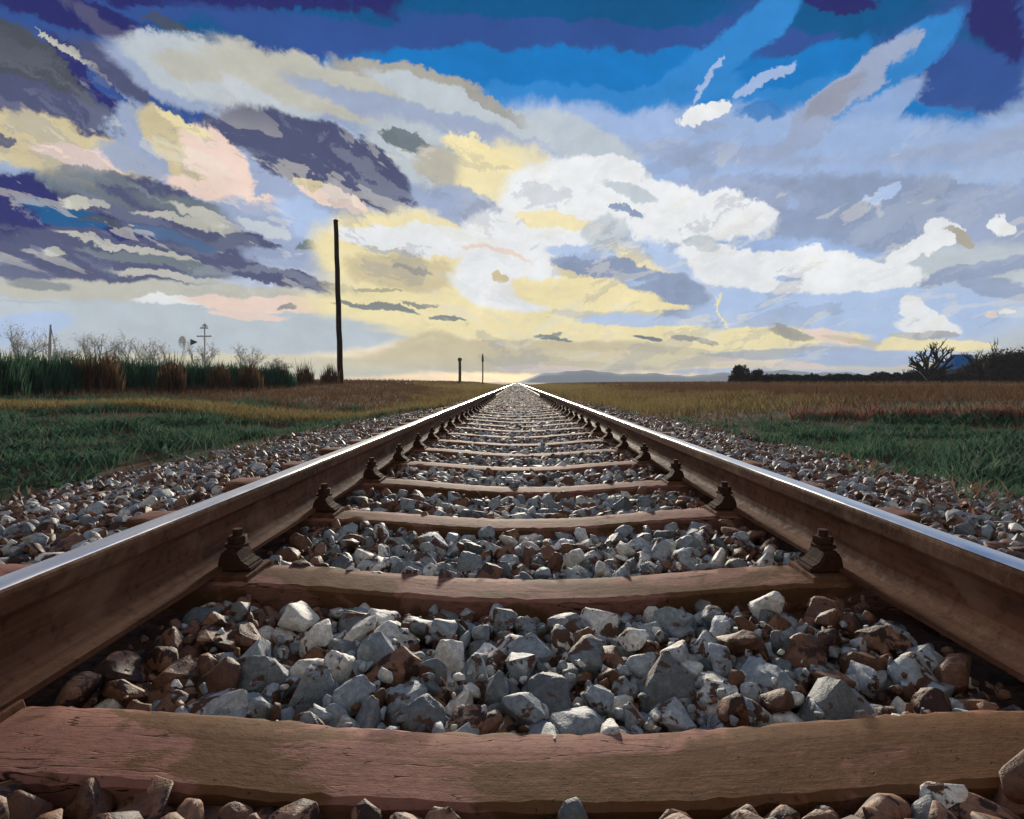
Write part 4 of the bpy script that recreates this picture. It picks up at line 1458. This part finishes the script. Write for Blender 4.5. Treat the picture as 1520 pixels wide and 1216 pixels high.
# two short posts beside the far track
for (px_, top, Zd, hw, lb, cap) in ((682.5, 531, 85, 0.22, 'short thick olive post with a rounded head beside the far track', True),
                                    (716.5, 525, 100, 0.12, 'thin olive post right of the thick one beside the far track', False)):
    x = CAMX + (px_ - CX) / F * Zd
    g = float(ground_z(x, Zd))
    hgt = CAMZ - (top - CY) / F * Zd - g
    o = empty('trackside_post', (x, Zd, g))
    tag(o, lb, 'post', 'posts beside the far track')
    bm = bmesh.new()
    bm_tube(bm, [(0, 0, -0.2), (0.02, 0, hgt * 0.6), (0, 0, hgt * (0.86 if cap else 0.72))], [hw, hw * 0.95, hw * 0.9], 8)
    from_bm('post_shaft', bm, M_POST, o)
    bm = bmesh.new()
    if cap:
        bm_tube(bm, [(0, 0, hgt * 0.86), (0, 0, hgt * 0.9), (0, 0, hgt * 0.97), (0, 0, hgt)], [hw * 0.9, hw * 1.45, hw * 1.3, hw * 0.4], 8)
    else:
        bm_tube(bm, [(0, 0, hgt * 0.72), (0, 0, hgt * 0.76), (0, 0, hgt * 0.9), (0, 0, hgt)], [hw * 0.9, hw * 1.7, hw * 1.3, hw * 0.5], 8)
    from_bm('post_head', bm, M_POST, o)

# ------------------------------------------------------------------ right skyline
# dark hedge bushes along the field edge
HB = [(1098, 540, 1.1, 62, 'small dark square topped bush at the left end of the far hedge'), (1122, 549, 0.9, 62, 'low dark bush beside the square topped one'),
      (1150, 556, 1.6, 64, 'low dark stretch of hedge right of the two end bushes'), (1190, 556, 1.7, 64, 'low flat dark hedge bush below the pale horizon'),
      (1230, 556, 1.7, 63, 'low flat dark hedge bush left of the blue haze'), (1270, 555, 1.7, 62, 'low dark hedge bush halfway to the bare tree'),
      (1310, 553, 1.7, 61, 'dark hedge bush just left of the bare tree'), (1350, 546, 1.7, 60, 'dark hedge bush under the left limbs of the bare tree'),
      (1388, 546, 1.6, 60, 'dark hedge bush under the right limbs of the bare tree'), (1424, 553, 1.5, 58, 'dark hedge bush before the blue roof'),
      (1456, 532, 2.0, 56, 'tall dark bush right of the blue roof'), (1488, 525, 2.2, 54, 'tall dark bush second from the right edge'), (1518, 514, 2.2, 52, 'tallest dark rounded bush at the right edge')]
for k, (px_, top, hw, Zd, lb) in enumerate(HB):
    x = CAMX + (px_ - CX) / F * Zd
    g = float(ground_z(x, Zd))
    ht = max(0.5, CAMZ - (top - CY) / F * Zd - g)
    o = empty('hedge_bush', (x, Zd, g))
    tag(o, lb, 'bush', 'dark bushes of the far hedge on the right')
    p = shrub_leaves(2600 if hw < 1.9 else 6000, hw, 0.9, ht * 0.88, 0.0, 0.1, 14 if hw < 1.9 else 30)
    p2 = np.stack([rng.uniform(-hw, hw, 1500), rng.uniform(-.6, .6, 1500), rng.uniform(0, min(0.9, ht * .8), 1500) if hw < 1.9 else rng.uniform(0, ht * 0.72, 1500)], 1)
    p = np.concatenate([p, p2])
    p[:, 2] = np.minimum(p[:, 2], ht * (1 + 0.1 * np.sin(p[:, 0] * 9)))
    leaf_mesh('foliage', p, 0.07, 0.2, M_DARKHEDGE, o)
    bm = bmesh.new()
    for _ in range(6):
        a = rng.uniform(-hw * .6, hw * .6)
        bm_tube(bm, [(a * 0.5, 0, -0.1), (a * .8, 0, ht * 0.4), (a, rng.uniform(-.2, .2), ht * 0.9)], [0.05, 0.035, 0.015], 5)
    from_bm('stem', bm, M_BARK, o)
Zd = 55.0
x = CAMX + (1378 - CX) / F * Zd
bare_tree('bare_tree', x, Zd, CAMZ + (CY - 508) / F * Zd - float(ground_z(x, Zd)), 1.0, M_BARK, M_BARK,
          'dark bare tree with sprawling crooked limbs on the right skyline', 'tree', None, nb=9, seed=21, twig=0.05, sub=6, thick=2.3)
x = CAMX + (1462 - CX) / F * 54
bare_tree('bare_tree', x, 54, CAMZ + (CY - 514) / F * 54 - float(ground_z(x, 54)), 0.9, M_BARK, M_DARKHEDGE,
          'small dark twiggy tree between the blue roof and the right edge', 'tree', None, nb=7, seed=33, twig=0.05, leaves=150, thick=1.6)

# blue roofed shed mostly behind the hedge
Zd = 64.0
c = at(1424, 560, Zd)
g = float(ground_z(c.x, c.y))
sh = empty('shed', (c.x, c.y, g))
tag(sh, 'low shed with a bright blue roof half hidden by the dark hedge', 'shed')
zt = CAMZ - (548 - CY) / F * Zd - g
zr = CAMZ - (526 - CY) / F * Zd - g
bm = bmesh.new()
bm_box(bm, -1.35, 1.35, -1.2, 1.6, -0.2, zt)
from_bm('wall', bm, M_SHEDWALL, sh)
bm = bmesh.new()
vs = [(-1.3, -1.4, zt - 0.08), (1.5, -1.4, zt - 0.08), (1.5, 0.2, zr), (-0.6, 0.2, zr), (-1.5, 1.8, zt - 0.08), (1.5, 1.8, zt - 0.08)]
vs = [bm.verts.new(v_) for v_ in vs]
bm.faces.new((vs[0], vs[1], vs[2], vs[3]))
bm.faces.new((vs[3], vs[2], vs[5], vs[4]))
bm.faces.new((vs[0], vs[3], vs[4]))
bm.faces.new((vs[1], vs[5], vs[2]))
bmesh.ops.solidify(bm, geom=bm.faces[:], thickness=-0.06)
from_bm('roof', bm, M_BLUE, sh)

# ------------------------------------------------------------------ air
bm = bmesh.new()
bm_box(bm, -1700, 1700, -300, 1700, -3.5, 30)
mh = bpy.data.materials.new('thin_haze')
mh.use_nodes = True
t = mh.node_tree
t.nodes.clear()
pv = t.nodes.new('ShaderNodeVolumePrincipled')
pv.inputs['Color'].default_value = (0.72, 0.85, 1.0, 1)
pv.inputs['Density'].default_value = 0.0005
pv.inputs['Anisotropy'].default_value = 0.0
ot = t.nodes.new('ShaderNodeOutputMaterial')
t.links.new(pv.outputs[0], ot.inputs['Volume'])
tag(from_bm('haze', bm, mh), kind='stuff')
